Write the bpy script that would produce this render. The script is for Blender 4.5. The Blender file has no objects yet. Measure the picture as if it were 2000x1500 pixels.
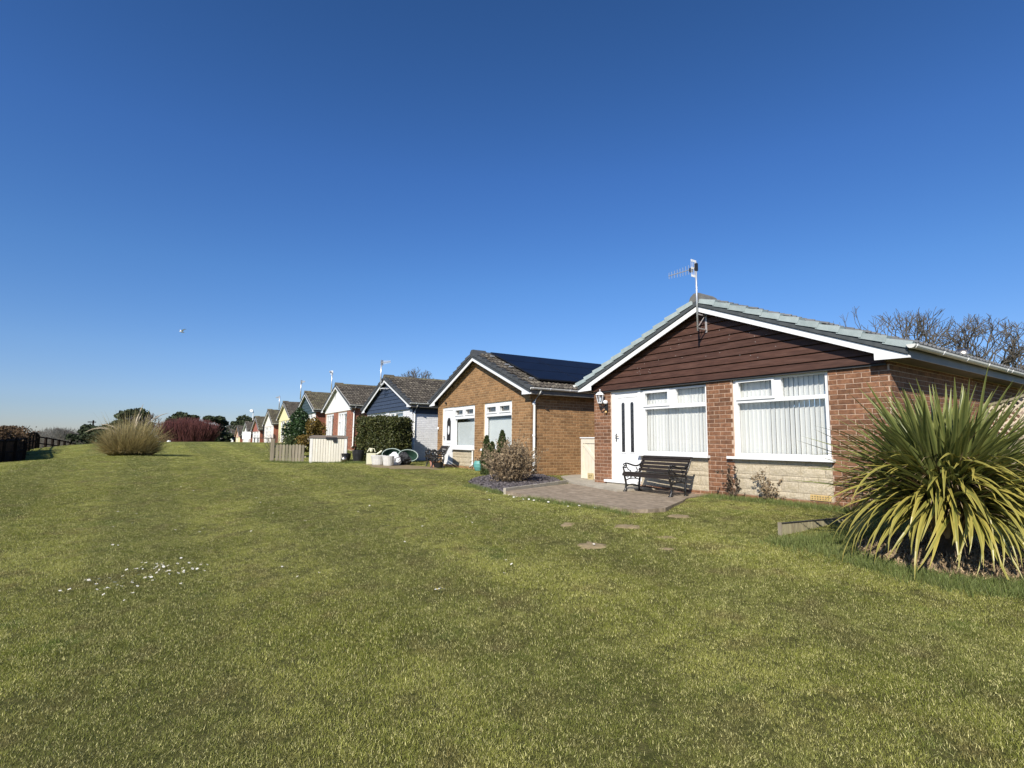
import bpy, math, random
import numpy as np
from mathutils import Vector, Matrix, Euler
R = math.radians
rng = random.Random(7)
nr = np.random.default_rng(11)
scene = bpy.context.scene
col = scene.collection

# ------------------------------------------------------------------ camera, light, exposure
cam_d = bpy.data.cameras.new('camera')
cam_d.sensor_width = 36.0
cam_d.lens = 36.0 * 1052.8 / 2000.0
cam_d.clip_start = 0.05
cam_d.clip_end = 6000
cam = bpy.data.objects.new('camera', cam_d); col.objects.link(cam)
pit, rol = 0.106476, -0.009026
V = Vector((0, -math.sin(pit), math.cos(pit))); X = Vector((1, 0, 0)); F = Vector((0, math.cos(pit), math.sin(pit)))
rt = math.cos(rol) * X - math.sin(rol) * V
up = math.sin(rol) * X + math.cos(rol) * V
M = Matrix((rt, up, -F)).transposed().to_4x4()
M.translation = Vector((0, 0, 1.5))
cam.matrix_world = M
scene.camera = cam

SUN_EL = R(36)
sun_from = Vector((-0.377, -0.926, 0)).normalized() * math.cos(SUN_EL) + Vector((0, 0, math.sin(SUN_EL)))
sun_d = bpy.data.lights.new('sun', 'SUN'); sun_d.energy = 5.0; sun_d.angle = R(0.53); sun_d.color = (1.0, 0.93, 0.82)
sun = bpy.data.objects.new('sun', sun_d); col.objects.link(sun)
sun.rotation_euler = sun_from.to_track_quat('Z', 'Y').to_euler()

world = bpy.data.worlds.new('World'); scene.world = world
world.use_nodes = True
wn = world.node_tree.nodes; wl = world.node_tree.links
wn.clear()
sky = wn.new('ShaderNodeTexSky'); sky.sky_type = 'NISHITA'; sky.sun_disc = False
sky.sun_elevation = SUN_EL
sky.sun_rotation = math.atan2(-0.377, -0.926) % (2 * math.pi)
sky.air_density = 1.0; sky.dust_density = 0.15; sky.ozone_density = 2.5; sky.altitude = 0
bg = wn.new('ShaderNodeBackground'); bg.inputs['Strength'].default_value = 0.100
wo = wn.new('ShaderNodeOutputWorld')
hs = wn.new('ShaderNodeHueSaturation'); hs.inputs['Saturation'].default_value = 1.27
wt = wn.new('ShaderNodeVectorMath'); wt.operation = 'MULTIPLY'; wt.inputs[1].default_value = (0.95, 0.93, 1.06)   # camera white balance of the sky
wc_ = wn.new('ShaderNodeTexCoord'); wsx = wn.new('ShaderNodeSeparateXYZ'); wl.new(wc_.outputs['Generated'], wsx.inputs[0])
wr = wn.new('ShaderNodeValToRGB'); wl.new(wsx.outputs['Z'], wr.inputs['Fac'])      # spring haze: dulls the whole horizon evenly
for k_, (p_, c_) in enumerate(((0.0, (.56, .64, .86)), (.05, (.60, .68, .86)), (.14, (.78, .83, .93)), (.28, (.88, .93, 1.0)), (.45, (.92, .92, 1.03)), (.75, (.84, .78, .80)))):
    e_ = wr.color_ramp.elements[k_] if k_ < 2 else wr.color_ramp.elements.new(p_)
    e_.position = p_; e_.color = (*c_, 1)
wm = wn.new('ShaderNodeVectorMath'); wm.operation = 'MULTIPLY'
wl.new(sky.outputs['Color'], hs.inputs['Color']); wl.new(hs.outputs['Color'], wm.inputs[0]); wl.new(wr.outputs['Color'], wm.inputs[1]); wl.new(wm.outputs['Vector'], wt.inputs[0]); wl.new(wt.outputs['Vector'], bg.inputs['Color']); wl.new(bg.outputs['Background'], wo.inputs['Surface'])

scene.view_settings.view_transform = 'Standard'
scene.view_settings.look = 'None'
scene.view_settings.exposure = 0.32
scene.view_settings.gamma = 1
scene.view_settings.use_curve_mapping = False
scene.render.engine = 'CYCLES'
scene.cycles.max_bounces = 6
scene.cycles.transparent_max_bounces = 16

# ------------------------------------------------------------------ tagging
def tag(o, label=None, cat=None, group=None, kind=None):
    if label: o['label'] = label
    if cat: o['category'] = cat
    if group: o['group'] = group
    if kind: o['kind'] = kind
    return o

def empty(name, loc, rz=0.0, label=None, cat=None, group=None):
    o = bpy.data.objects.new(name, None); col.objects.link(o)
    o.empty_display_size = 0.2
    o.location = loc; o.rotation_euler = (0, 0, rz)
    return tag(o, label, cat, group)

# ------------------------------------------------------------------ materials
def mat(name, c1, c2=None, scale=8.0, rough=0.7, bump=0.0, bscale=None, stretch=(1, 1, 1), metal=0.0, rand=0.0,
        detail=5.0, coords='Object', spec=0.4, c3=None, c3scale=2.0, c3amt=0.5, subs=0.0, island=True):
    m = bpy.data.materials.new(name); m.use_nodes = True
    nt = m.node_tree; n = nt.nodes; l = nt.links
    bs = n['Principled BSDF']
    bs.inputs['Roughness'].default_value = rough
    bs.inputs['Metallic'].default_value = metal
    bs.inputs['Specular IOR Level'].default_value = spec
    c1 = (*c1, 1)
    if coords == 'World':
        src = n.new('ShaderNodeNewGeometry').outputs['Position']
    else:
        src = n.new('ShaderNodeTexCoord').outputs['Object']
    mp = n.new('ShaderNodeMapping'); mp.inputs['Scale'].default_value = stretch
    l.new(src, mp.inputs['Vector']); vec = mp.outputs['Vector']
    rnd = None
    if rand > 0:
        oi = n.new('ShaderNodeObjectInfo'); ge = n.new('ShaderNodeNewGeometry')
        ad = n.new('ShaderNodeMath'); ad.operation = 'ADD'
        l.new(oi.outputs['Random'], ad.inputs[0])
        if island: l.new(ge.outputs['Random Per Island'], ad.inputs[1])
        else: ad.inputs[1].default_value = 0
        fr = n.new('ShaderNodeMath'); fr.operation = 'FRACT'; l.new(ad.outputs[0], fr.inputs[0]); rnd = fr.outputs[0]
        # shift the noise per piece so alike pieces do not repeat
        cb = n.new('ShaderNodeCombineXYZ'); ml = n.new('ShaderNodeMath'); ml.operation = 'MULTIPLY'; ml.inputs[1].default_value = 37.0
        l.new(rnd, ml.inputs[0]); l.new(ml.outputs[0], cb.inputs[0]); l.new(ml.outputs[0], cb.inputs[2])
        va = n.new('ShaderNodeVectorMath'); va.operation = 'ADD'; l.new(vec, va.inputs[0]); l.new(cb.outputs[0], va.inputs[1]); vec = va.outputs[0]
    color = None
    if c2 is not None:
        ns = n.new('ShaderNodeTexNoise'); ns.inputs['Scale'].default_value = scale; ns.inputs['Detail'].default_value = detail
        ns.inputs['Roughness'].default_value = 0.6
        l.new(vec, ns.inputs['Vector'])
        cr = n.new('ShaderNodeValToRGB'); cr.color_ramp.elements[0].position = 0.35; cr.color_ramp.elements[1].position = 0.65
        cr.color_ramp.elements[0].color = c1; cr.color_ramp.elements[1].color = (*c2, 1)
        l.new(ns.outputs['Fac'], cr.inputs['Fac']); color = cr.outputs['Color']
    if c3 is not None:
        n3 = n.new('ShaderNodeTexNoise'); n3.inputs['Scale'].default_value = c3scale; n3.inputs['Detail'].default_value = 6
        l.new(vec, n3.inputs['Vector'])
        r3 = n.new('ShaderNodeValToRGB'); r3.color_ramp.elements[0].position = 0.5; r3.color_ramp.elements[1].position = 0.68
        l.new(n3.outputs['Fac'], r3.inputs['Fac'])
        mm = n.new('ShaderNodeMath'); mm.operation = 'MULTIPLY'; mm.inputs[1].default_value = c3amt; l.new(r3.outputs['Color'], mm.inputs[0])
        mx = n.new('ShaderNodeMix'); mx.data_type = 'RGBA'; l.new(mm.outputs[0], mx.inputs['Factor'])
        if color: l.new(color, mx.inputs['A'])
        else: mx.inputs['A'].default_value = c1
        mx.inputs['B'].default_value = (*c3, 1); color = mx.outputs['Result']
    if rand > 0:
        mr = n.new('ShaderNodeMapRange'); mr.inputs['To Min'].default_value = 1 - rand; mr.inputs['To Max'].default_value = 1 + rand
        l.new(rnd, mr.inputs['Value'])
        vm = n.new('ShaderNodeVectorMath'); vm.operation = 'SCALE'
        if color: l.new(color, vm.inputs[0])
        else: vm.inputs[0].default_value = c1[:3]
        l.new(mr.outputs['Result'], vm.inputs['Scale']); color = vm.outputs['Vector']
    if color: l.new(color, bs.inputs['Base Color'])
    else: bs.inputs['Base Color'].default_value = c1
    if bump > 0:
        nb = n.new('ShaderNodeTexNoise'); nb.inputs['Scale'].default_value = bscale or scale * 3; nb.inputs['Detail'].default_value = 6
        l.new(vec, nb.inputs['Vector'])
        bp = n.new('ShaderNodeBump'); bp.inputs['Strength'].default_value = 1.0; bp.inputs['Distance'].default_value = bump
        l.new(nb.outputs['Fac'], bp.inputs['Height']); l.new(bp.outputs['Normal'], bs.inputs['Normal'])
    if subs > 0:
        tr = n.new('ShaderNodeBsdfTranslucent'); ms = n.new('ShaderNodeMixShader'); ms.inputs[0].default_value = subs
        if color: l.new(color, tr.inputs['Color'])
        else: tr.inputs['Color'].default_value = c1
        l.new(bs.outputs[0], ms.inputs[1]); l.new(tr.outputs[0], ms.inputs[2])
        l.new(ms.outputs[0], n['Material Output'].inputs['Surface'])
    return m

def glass_mat(name, tint=(0.985, 0.99, 0.986)):
    m = bpy.data.materials.new(name); m.use_nodes = True
    nt = m.node_tree; n = nt.nodes; l = nt.links; n.remove(n['Principled BSDF'])
    t = n.new('ShaderNodeBsdfTransparent'); t.inputs[0].default_value = (*tint, 1)
    g = n.new('ShaderNodeBsdfGlossy'); g.inputs['Roughness'].default_value = 0.02; g.inputs['Color'].default_value = (0.9, 0.9, 0.9, 1)
    fr = n.new('ShaderNodeLayerWeight'); fr.inputs['Blend'].default_value = 0.5
    pw = n.new('ShaderNodeMath'); pw.operation = 'POWER'; pw.inputs[1].default_value = 4.0; l.new(fr.outputs['Facing'], pw.inputs[0])
    mu = n.new('ShaderNodeMath'); mu.operation = 'MULTIPLY_ADD'; mu.inputs[1].default_value = 0.9; mu.inputs[2].default_value = 0.045
    l.new(pw.outputs[0], mu.inputs[0])
    ms = n.new('ShaderNodeMixShader'); l.new(mu.outputs[0], ms.inputs[0]); l.new(t.outputs[0], ms.inputs[1]); l.new(g.outputs[0], ms.inputs[2])
    l.new(ms.outputs[0], n['Material Output'].inputs['Surface'])
    return m

MT = {}
MT['brick_red'] = mat('red_brown_brick', (0.160, 0.072, 0.036), (0.250, 0.126, 0.068), 14, 0.9, 0.003, 60, rand=0.28, c3=(0.09, 0.05, 0.04), c3scale=20, c3amt=0.5)
MT['mortar_red'] = mat('pale_mortar', (0.44, 0.31, 0.23), (0.58, 0.44, 0.33), 9, 0.95, 0.003, 80)
MT['brick_tan'] = mat('tan_brick', (0.225, 0.120, 0.050), (0.330, 0.192, 0.088), 14, 0.9, 0.003, 60, rand=0.25, c3=(0.14, 0.08, 0.04), c3scale=18, c3amt=0.5)
MT['mortar_tan'] = mat('ochre_mortar', (0.47, 0.34, 0.19), (0.58, 0.43, 0.26), 9, 0.95, 0.003, 80)
MT['brick_white'] = mat('white_painted_brick', (0.74, 0.75, 0.76), (0.62, 0.63, 0.65), 10, 0.7, 0.002, 60, rand=0.05)
MT['mortar_white'] = mat('white_painted_mortar', (0.55, 0.56, 0.58), (0.5, 0.5, 0.5), 9, 0.8)
MT['brick_orange'] = mat('orange_red_brick', (0.22, 0.075, 0.045), (0.32, 0.12, 0.07), 14, 0.9, 0.003, 60, rand=0.25)
MT['clad_brown'] = mat('dark_brown_stained_board', (0.055, 0.024, 0.015), (0.092, 0.042, 0.027), 5, 0.6, 0.0015, 30, stretch=(1, 8, 8), rand=0.14,
                       c3=(0.14, 0.075, 0.055), c3scale=2.4, c3amt=0.35)
MT['knot'] = mat('pale_filler_spot', (0.5, 0.45, 0.42))
MT['clad_navy'] = mat('navy_board', (0.035, 0.050, 0.085), (0.045, 0.062, 0.10), 5, 0.55, 0.001, 30, rand=0.06)
MT['clad_teal'] = mat('dark_teal_board', (0.04, 0.065, 0.075), (0.05, 0.08, 0.09), 5, 0.6, rand=0.08)
MT['white'] = mat('white_upvc', (0.80, 0.81, 0.81), (0.76, 0.77, 0.77), 3, 0.35, spec=0.5)
MT['white_dirty'] = mat('weathered_white_paint', (0.76, 0.75, 0.71), (0.62, 0.60, 0.55), 6, 0.5)
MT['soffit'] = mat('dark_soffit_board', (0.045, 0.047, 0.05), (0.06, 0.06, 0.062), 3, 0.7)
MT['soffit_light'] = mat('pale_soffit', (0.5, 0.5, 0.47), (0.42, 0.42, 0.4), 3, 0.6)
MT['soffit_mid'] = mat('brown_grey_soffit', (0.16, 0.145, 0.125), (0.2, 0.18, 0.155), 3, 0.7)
MT['fascia'] = mat('grey_white_fascia', (0.135, 0.125, 0.11), (0.165, 0.155, 0.135), 3, 0.5)
MT['gutter'] = mat('white_gutter', (0.74, 0.74, 0.70), (0.62, 0.62, 0.57), 8, 0.4)
MT['verge_grey'] = mat('pale_green_grey_verge_cap', (0.36, 0.42, 0.42), (0.29, 0.35, 0.35), 10, 0.7, 0.002, 50, rand=0.07)
MT['verge_dark'] = mat('dark_grey_tile_edge', (0.050, 0.060, 0.066), (0.075, 0.085, 0.09), 10, 0.8)
MT['verge_slate'] = mat('slate_grey_verge_cap', (0.05, 0.056, 0.062), (0.075, 0.08, 0.085), 10, 0.75, rand=0.12)
MT['tile_brown'] = mat('mossy_brown_roof_tile', (0.045, 0.038, 0.031), (0.090, 0.077, 0.062), 9, 0.9, 0.004, 40, rand=0.35, c3=(0.26, 0.24, 0.18), c3scale=9, c3amt=0.5)
MT['tile_green'] = mat('lichened_roof_tile', (0.065, 0.058, 0.038), (0.12, 0.10, 0.07), 9, 0.9, 0.004, 40, rand=0.25, c3=(0.20, 0.20, 0.10), c3scale=5, c3amt=0.6)
MT['tile_grey'] = mat('grey_roof_tile', (0.11, 0.115, 0.12), (0.16, 0.165, 0.17), 9, 0.85, 0.003, 40, rand=0.12)
MT['ridge'] = mat('grey_ridge_tile', (0.12, 0.12, 0.115), (0.17, 0.17, 0.16), 9, 0.85, 0.003, 40, rand=0.12)
MT['panel_frame'] = mat('black_anodised_frame', (0.012, 0.014, 0.02), rough=0.35)
MT['panel'] = mat('dark_blue_solar_cell', (0.006, 0.009, 0.020), (0.008, 0.012, 0.026), 2, 0.45, spec=0.05)
MT['glass'] = glass_mat('window_glass')
MT['blind'] = mat('white_blind_fabric', (0.86, 0.865, 0.85), (0.82, 0.83, 0.81), 2, 0.8, rand=0.05, stretch=(30, 30, 1), subs=0.15)
MT['roller'] = mat('pale_blue_roller_blind', (0.68, 0.725, 0.73), (0.62, 0.67, 0.68), 1.2, 0.8, subs=0.1)
MT['dark_int'] = mat('dark_room_wall', (0.10, 0.10, 0.10))
MT['dark_glass'] = mat('dark_leaded_glass', (0.015, 0.016, 0.018), (0.05, 0.052, 0.056), 28, 0.15, spec=0.6, detail=2)
MT['frost'] = mat('frosted_panel', (0.75, 0.76, 0.76))
MT['stone'] = mat('buff_reconstituted_stone', (0.42, 0.36, 0.255), (0.58, 0.51, 0.385), 34, 0.95, 0.010, 34, rand=0.06, c3=(0.40, 0.34, 0.22), c3scale=9, c3amt=0.6)
MT['stone_joint'] = mat('buff_stone_joint', (0.40, 0.34, 0.23), (0.48, 0.41, 0.29), 12, 0.95)
MT['vent'] = mat('ochre_clay_vent', (0.55, 0.38, 0.14), (0.62, 0.45, 0.2), 12, 0.8)
MT['iron'] = mat('black_painted_cast_iron', (0.010, 0.010, 0.010), (0.018, 0.017, 0.016), 20, 0.35, spec=0.6)
MT['slat'] = mat('dark_brown_bench_slat', (0.018, 0.013, 0.009), (0.036, 0.027, 0.019), 6, 0.5, 0.001, 40, stretch=(1, 10, 10), rand=0.15)
MT['alu'] = mat('aluminium', (0.62, 0.63, 0.64), rough=0.35, metal=0.6)
MT['chrome'] = mat('steel', (0.50, 0.46, 0.40), rough=0.38, metal=1.0)
MT['galv'] = mat('galvanised_bracket', (0.46, 0.43, 0.42), (0.36, 0.33, 0.32), 20, 0.5, metal=0.3)
MT['black'] = mat('black_plastic', (0.012, 0.012, 0.013), (0.022, 0.022, 0.024), 9, 0.5)
MT['concrete'] = mat('weathered_concrete', (0.215, 0.168, 0.115), (0.37, 0.30, 0.22), 3.5, 0.95, 0.012, 22, c3=(0.14, 0.11, 0.075), c3scale=8, c3amt=0.8, stretch=(1, 2.2, 1), detail=9)
MT['concrete_light'] = mat('pale_concrete', (0.33, 0.30, 0.24), (0.46, 0.42, 0.34), 3, 0.95, 0.005, 30, c3=(0.24, 0.21, 0.16), c3scale=6, c3amt=0.6)
MT['slate_chip'] = mat('plum_slate_chip', (0.095, 0.082, 0.085), (0.155, 0.138, 0.140), 6, 0.7, rand=0.55)
MT['soil'] = mat('dry_soil', (0.185, 0.145, 0.078), (0.30, 0.235, 0.13), 10, 0.98, 0.01, 30)
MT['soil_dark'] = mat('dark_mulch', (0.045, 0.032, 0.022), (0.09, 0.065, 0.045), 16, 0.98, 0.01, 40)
MT['timber_grey'] = mat('silvered_timber', (0.20, 0.17, 0.12), (0.31, 0.27, 0.20), 5, 0.85, 0.002, 30, stretch=(1, 1, 0.2), rand=0.18, c3=(0.22, 0.24, 0.11), c3scale=3, c3amt=0.4)
MT['timber_pale'] = mat('pale_softwood_lath', (0.52, 0.44, 0.33), (0.62, 0.54, 0.42), 5, 0.8, rand=0.15)
MT['timber_dark'] = mat('dark_creosoted_timber', (0.012, 0.009, 0.007), (0.022, 0.016, 0.013), 5, 1.0, rand=0.2, spec=0.05)
MT['edging'] = mat('weathered_edging_board', (0.22, 0.19, 0.12), (0.33, 0.30, 0.19), 8, 0.9, 0.002, 40, stretch=(3, 3, 0.6))
MT['cream'] = mat('cream_plastic_board', (0.68, 0.64, 0.53), (0.74, 0.70, 0.60), 3, 0.5, rand=0.04)
MT['cream_gate'] = mat('cream_painted_board', (0.72, 0.66, 0.54), (0.66, 0.60, 0.47), 3, 0.6, rand=0.03)
MT['lid'] = mat('taupe_plastic_lid', (0.17, 0.14, 0.12), (0.2, 0.165, 0.14), 3, 0.5)
MT['teal'] = mat('teal_glazed_pot', (0.10, 0.30, 0.28), (0.14, 0.36, 0.33), 6, 0.35)
MT['rim'] = mat('pale_green_rim', (0.30, 0.37, 0.33), (0.36, 0.43, 0.39), 5, 0.4)
MT['tub'] = mat('pale_grey_stone_tub', (0.50, 0.49, 0.46), (0.62, 0.61, 0.57), 8, 0.8, 0.003, 30)
MT['can'] = mat('pale_cream_plastic', (0.70, 0.68, 0.50), rough=0.45)
MT['barrow'] = mat('dark_green_tray', (0.015, 0.04, 0.027), (0.02, 0.05, 0.034), 5, 0.4)
MT['bag_white'] = mat('white_plastic_bag', (0.74, 0.75, 0.76), (0.66, 0.67, 0.68), 9, 0.5)
MT['render_white'] = mat('white_render', (0.80, 0.79, 0.76), (0.74, 0.73, 0.70), 3, 0.9)
MT['render_yellow'] = mat('lemon_render', (0.78, 0.72, 0.42), (0.72, 0.66, 0.38), 3, 0.9)
MT['render_pinkwhite'] = mat('off_white_render', (0.76, 0.70, 0.64), (0.8, 0.76, 0.70), 3, 0.9)
MT['clad_rust'] = mat('rust_red_board', (0.30, 0.10, 0.075), (0.36, 0.13, 0.09), 3, 0.8, rand=0.1)
MT['peach'] = mat('peach_paint', (0.66, 0.44, 0.34), (0.6, 0.4, 0.3), 3, 0.8)
MT['mint'] = mat('pale_mint_paint', (0.62, 0.68, 0.60), (0.58, 0.64, 0.56), 3, 0.8)
MT['bark'] = mat('grey_brown_bark', (0.080, 0.070, 0.056), (0.14, 0.122, 0.098), 6, 0.95, coords='World')
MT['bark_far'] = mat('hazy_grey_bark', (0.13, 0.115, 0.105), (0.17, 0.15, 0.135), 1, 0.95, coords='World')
MT['twig_red'] = mat('red_dogwood_stem', (0.070, 0.024, 0.024), (0.125, 0.042, 0.038), 2, 0.7, coords='World', rand=0.3)
MT['twig_tan'] = mat('dry_tan_twig', (0.20, 0.145, 0.085), (0.31, 0.23, 0.145), 5, 0.8, coords='World', rand=0.3)
MT['leaf_tan'] = mat('dry_pinkish_leaf', (0.235, 0.175, 0.105), (0.37, 0.285, 0.18), 5, 0.8, coords='World', rand=0.4, subs=0.2)
MT['leaf_pine'] = mat('pine_needles', (0.022, 0.034, 0.013), (0.045, 0.060, 0.024), 1.5, 0.8, coords='World', rand=0.4)
MT['leaf_hedge'] = mat('hedge_leaf', (0.034, 0.046, 0.012), (0.085, 0.095, 0.024), 3, 0.6, coords='World', rand=0.45, subs=0.15, c3=(0.10, 0.075, 0.02), c3scale=1.5, c3amt=0.5)
MT['leaf_dark'] = mat('glossy_evergreen_leaf', (0.018, 0.042, 0.014), (0.045, 0.085, 0.026), 3, 0.45, coords='World', rand=0.45, subs=0.1)
MT['leaf_gold'] = mat('golden_leaf', (0.11, 0.075, 0.014), (0.23, 0.155, 0.03), 3, 0.6, coords='World', rand=0.4, subs=0.2)
MT['leaf_conifer'] = mat('conifer_scale_leaf', (0.035, 0.055, 0.014), (0.07, 0.095, 0.026), 6, 0.7, coords='World', rand=0.4, subs=0.1)
MT['leaf_beech'] = mat('dry_beech_leaf', (0.065, 0.042, 0.020), (0.125, 0.075, 0.036), 3, 0.8, coords='World', rand=0.4, subs=0.15)
MT['pampas'] = mat('pampas_blade', (0.50, 0.40, 0.20), (0.33, 0.29, 0.12), 0.8, 0.7, coords='World', rand=0.4, subs=0.35)
MT['plume'] = mat('pampas_plume', (0.45, 0.38, 0.28), (0.55, 0.48, 0.36), 4, 0.9, coords='World', subs=0.2)
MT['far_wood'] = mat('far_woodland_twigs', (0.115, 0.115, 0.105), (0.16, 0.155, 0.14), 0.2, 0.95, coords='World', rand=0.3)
MT['daisy'] = mat('white_petal', (0.82, 0.82, 0.80), rough=0.7)
MT['daisy_eye'] = mat('yellow_eye', (0.6, 0.45, 0.08))
MT['bird'] = mat('white_feather', (0.8, 0.8, 0.8))
MT['dirt_mortar'] = mat('yellow_plaque', (0.52, 0.42, 0.22), (0.45, 0.36, 0.18), 6, 0.7)
MT['dark_print'] = mat('dark_lettering', (0.10, 0.07, 0.04))
MT['lamp_glass'] = glass_mat('lantern_glass', (0.85, 0.9, 0.95))
MT['amber'] = mat('amber_sensor', (0.6, 0.42, 0.18), rough=0.4)
MT['pink_pot'] = mat('terracotta_pot', (0.42, 0.20, 0.15), (0.46, 0.24, 0.18), 6, 0.8)

# leaf of the big sword-leaved plant: green with yellow towards margins and old leaves
def sword_mat(name, g1, g2, y):
    m = bpy.data.materials.new(name); m.use_nodes = True
    nt = m.node_tree; n = nt.nodes; l = nt.links; bs = n['Principled BSDF']
    uv = n.new('ShaderNodeAttribute'); uv.attribute_name = 'edge'; uv.attribute_type = 'GEOMETRY'
    oi = n.new('ShaderNodeObjectInfo')
    cr = n.new('ShaderNodeValToRGB'); e = cr.color_ramp.elements
    e[0].position = 0.0; e[0].color = (*g1, 1); e[1].position = 1.0; e[1].color = (*g2, 1)
    l.new(oi.outputs['Random'], cr.inputs['Fac'])
    ns = n.new('ShaderNodeTexNoise'); ns.inputs['Scale'].default_value = 3.0; ns.inputs['Detail'].default_value = 4
    ge = n.new('ShaderNodeNewGeometry'); l.new(ge.outputs['Position'], ns.inputs['Vector'])
    ad = n.new('ShaderNodeMath'); ad.operation = 'MULTIPLY_ADD'; ad.inputs[1].default_value = 0.55; ad.inputs[2].default_value = -0.16
    l.new(ns.outputs['Fac'], ad.inputs[0])
    a2 = n.new('ShaderNodeMath'); a2.operation = 'MULTIPLY_ADD'; a2.inputs[1].default_value = 0.75
    l.new(uv.outputs['Fac'], a2.inputs[0]); l.new(ad.outputs[0], a2.inputs[2]); a2.use_clamp = True
    mx = n.new('ShaderNodeMix'); mx.data_type = 'RGBA'; l.new(a2.outputs[0], mx.inputs['Factor']); l.new(cr.outputs['Color'], mx.inputs['A'])
    mx.inputs['B'].default_value = (*y, 1)
    l.new(mx.outputs['Result'], bs.inputs['Base Color'])
    bs.inputs['Roughness'].default_value = 0.38; bs.inputs['Specular IOR Level'].default_value = 0.5
    tr = n.new('ShaderNodeBsdfTranslucent'); l.new(mx.outputs['Result'], tr.inputs['Color'])
    ms = n.new('ShaderNodeMixShader'); ms.inputs[0].default_value = 0.18
    l.new(bs.outputs[0], ms.inputs[1]); l.new(tr.outputs[0], ms.inputs[2]); l.new(ms.outputs[0], n['Material Output'].inputs['Surface'])
    return m
MT['sword'] = sword_mat('sword_leaf_green', (0.050, 0.085, 0.022), (0.105, 0.14, 0.04), (0.32, 0.33, 0.10))
MT['sword_old'] = sword_mat('sword_leaf_yellow', (0.13, 0.16, 0.035), (0.30, 0.27, 0.06), (0.50, 0.41, 0.10))
MT['sword_dead'] = mat('dead_sword_leaf', (0.20, 0.135, 0.08), (0.38, 0.29, 0.17), 6, 0.85, coords='World', rand=0.4)

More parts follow.
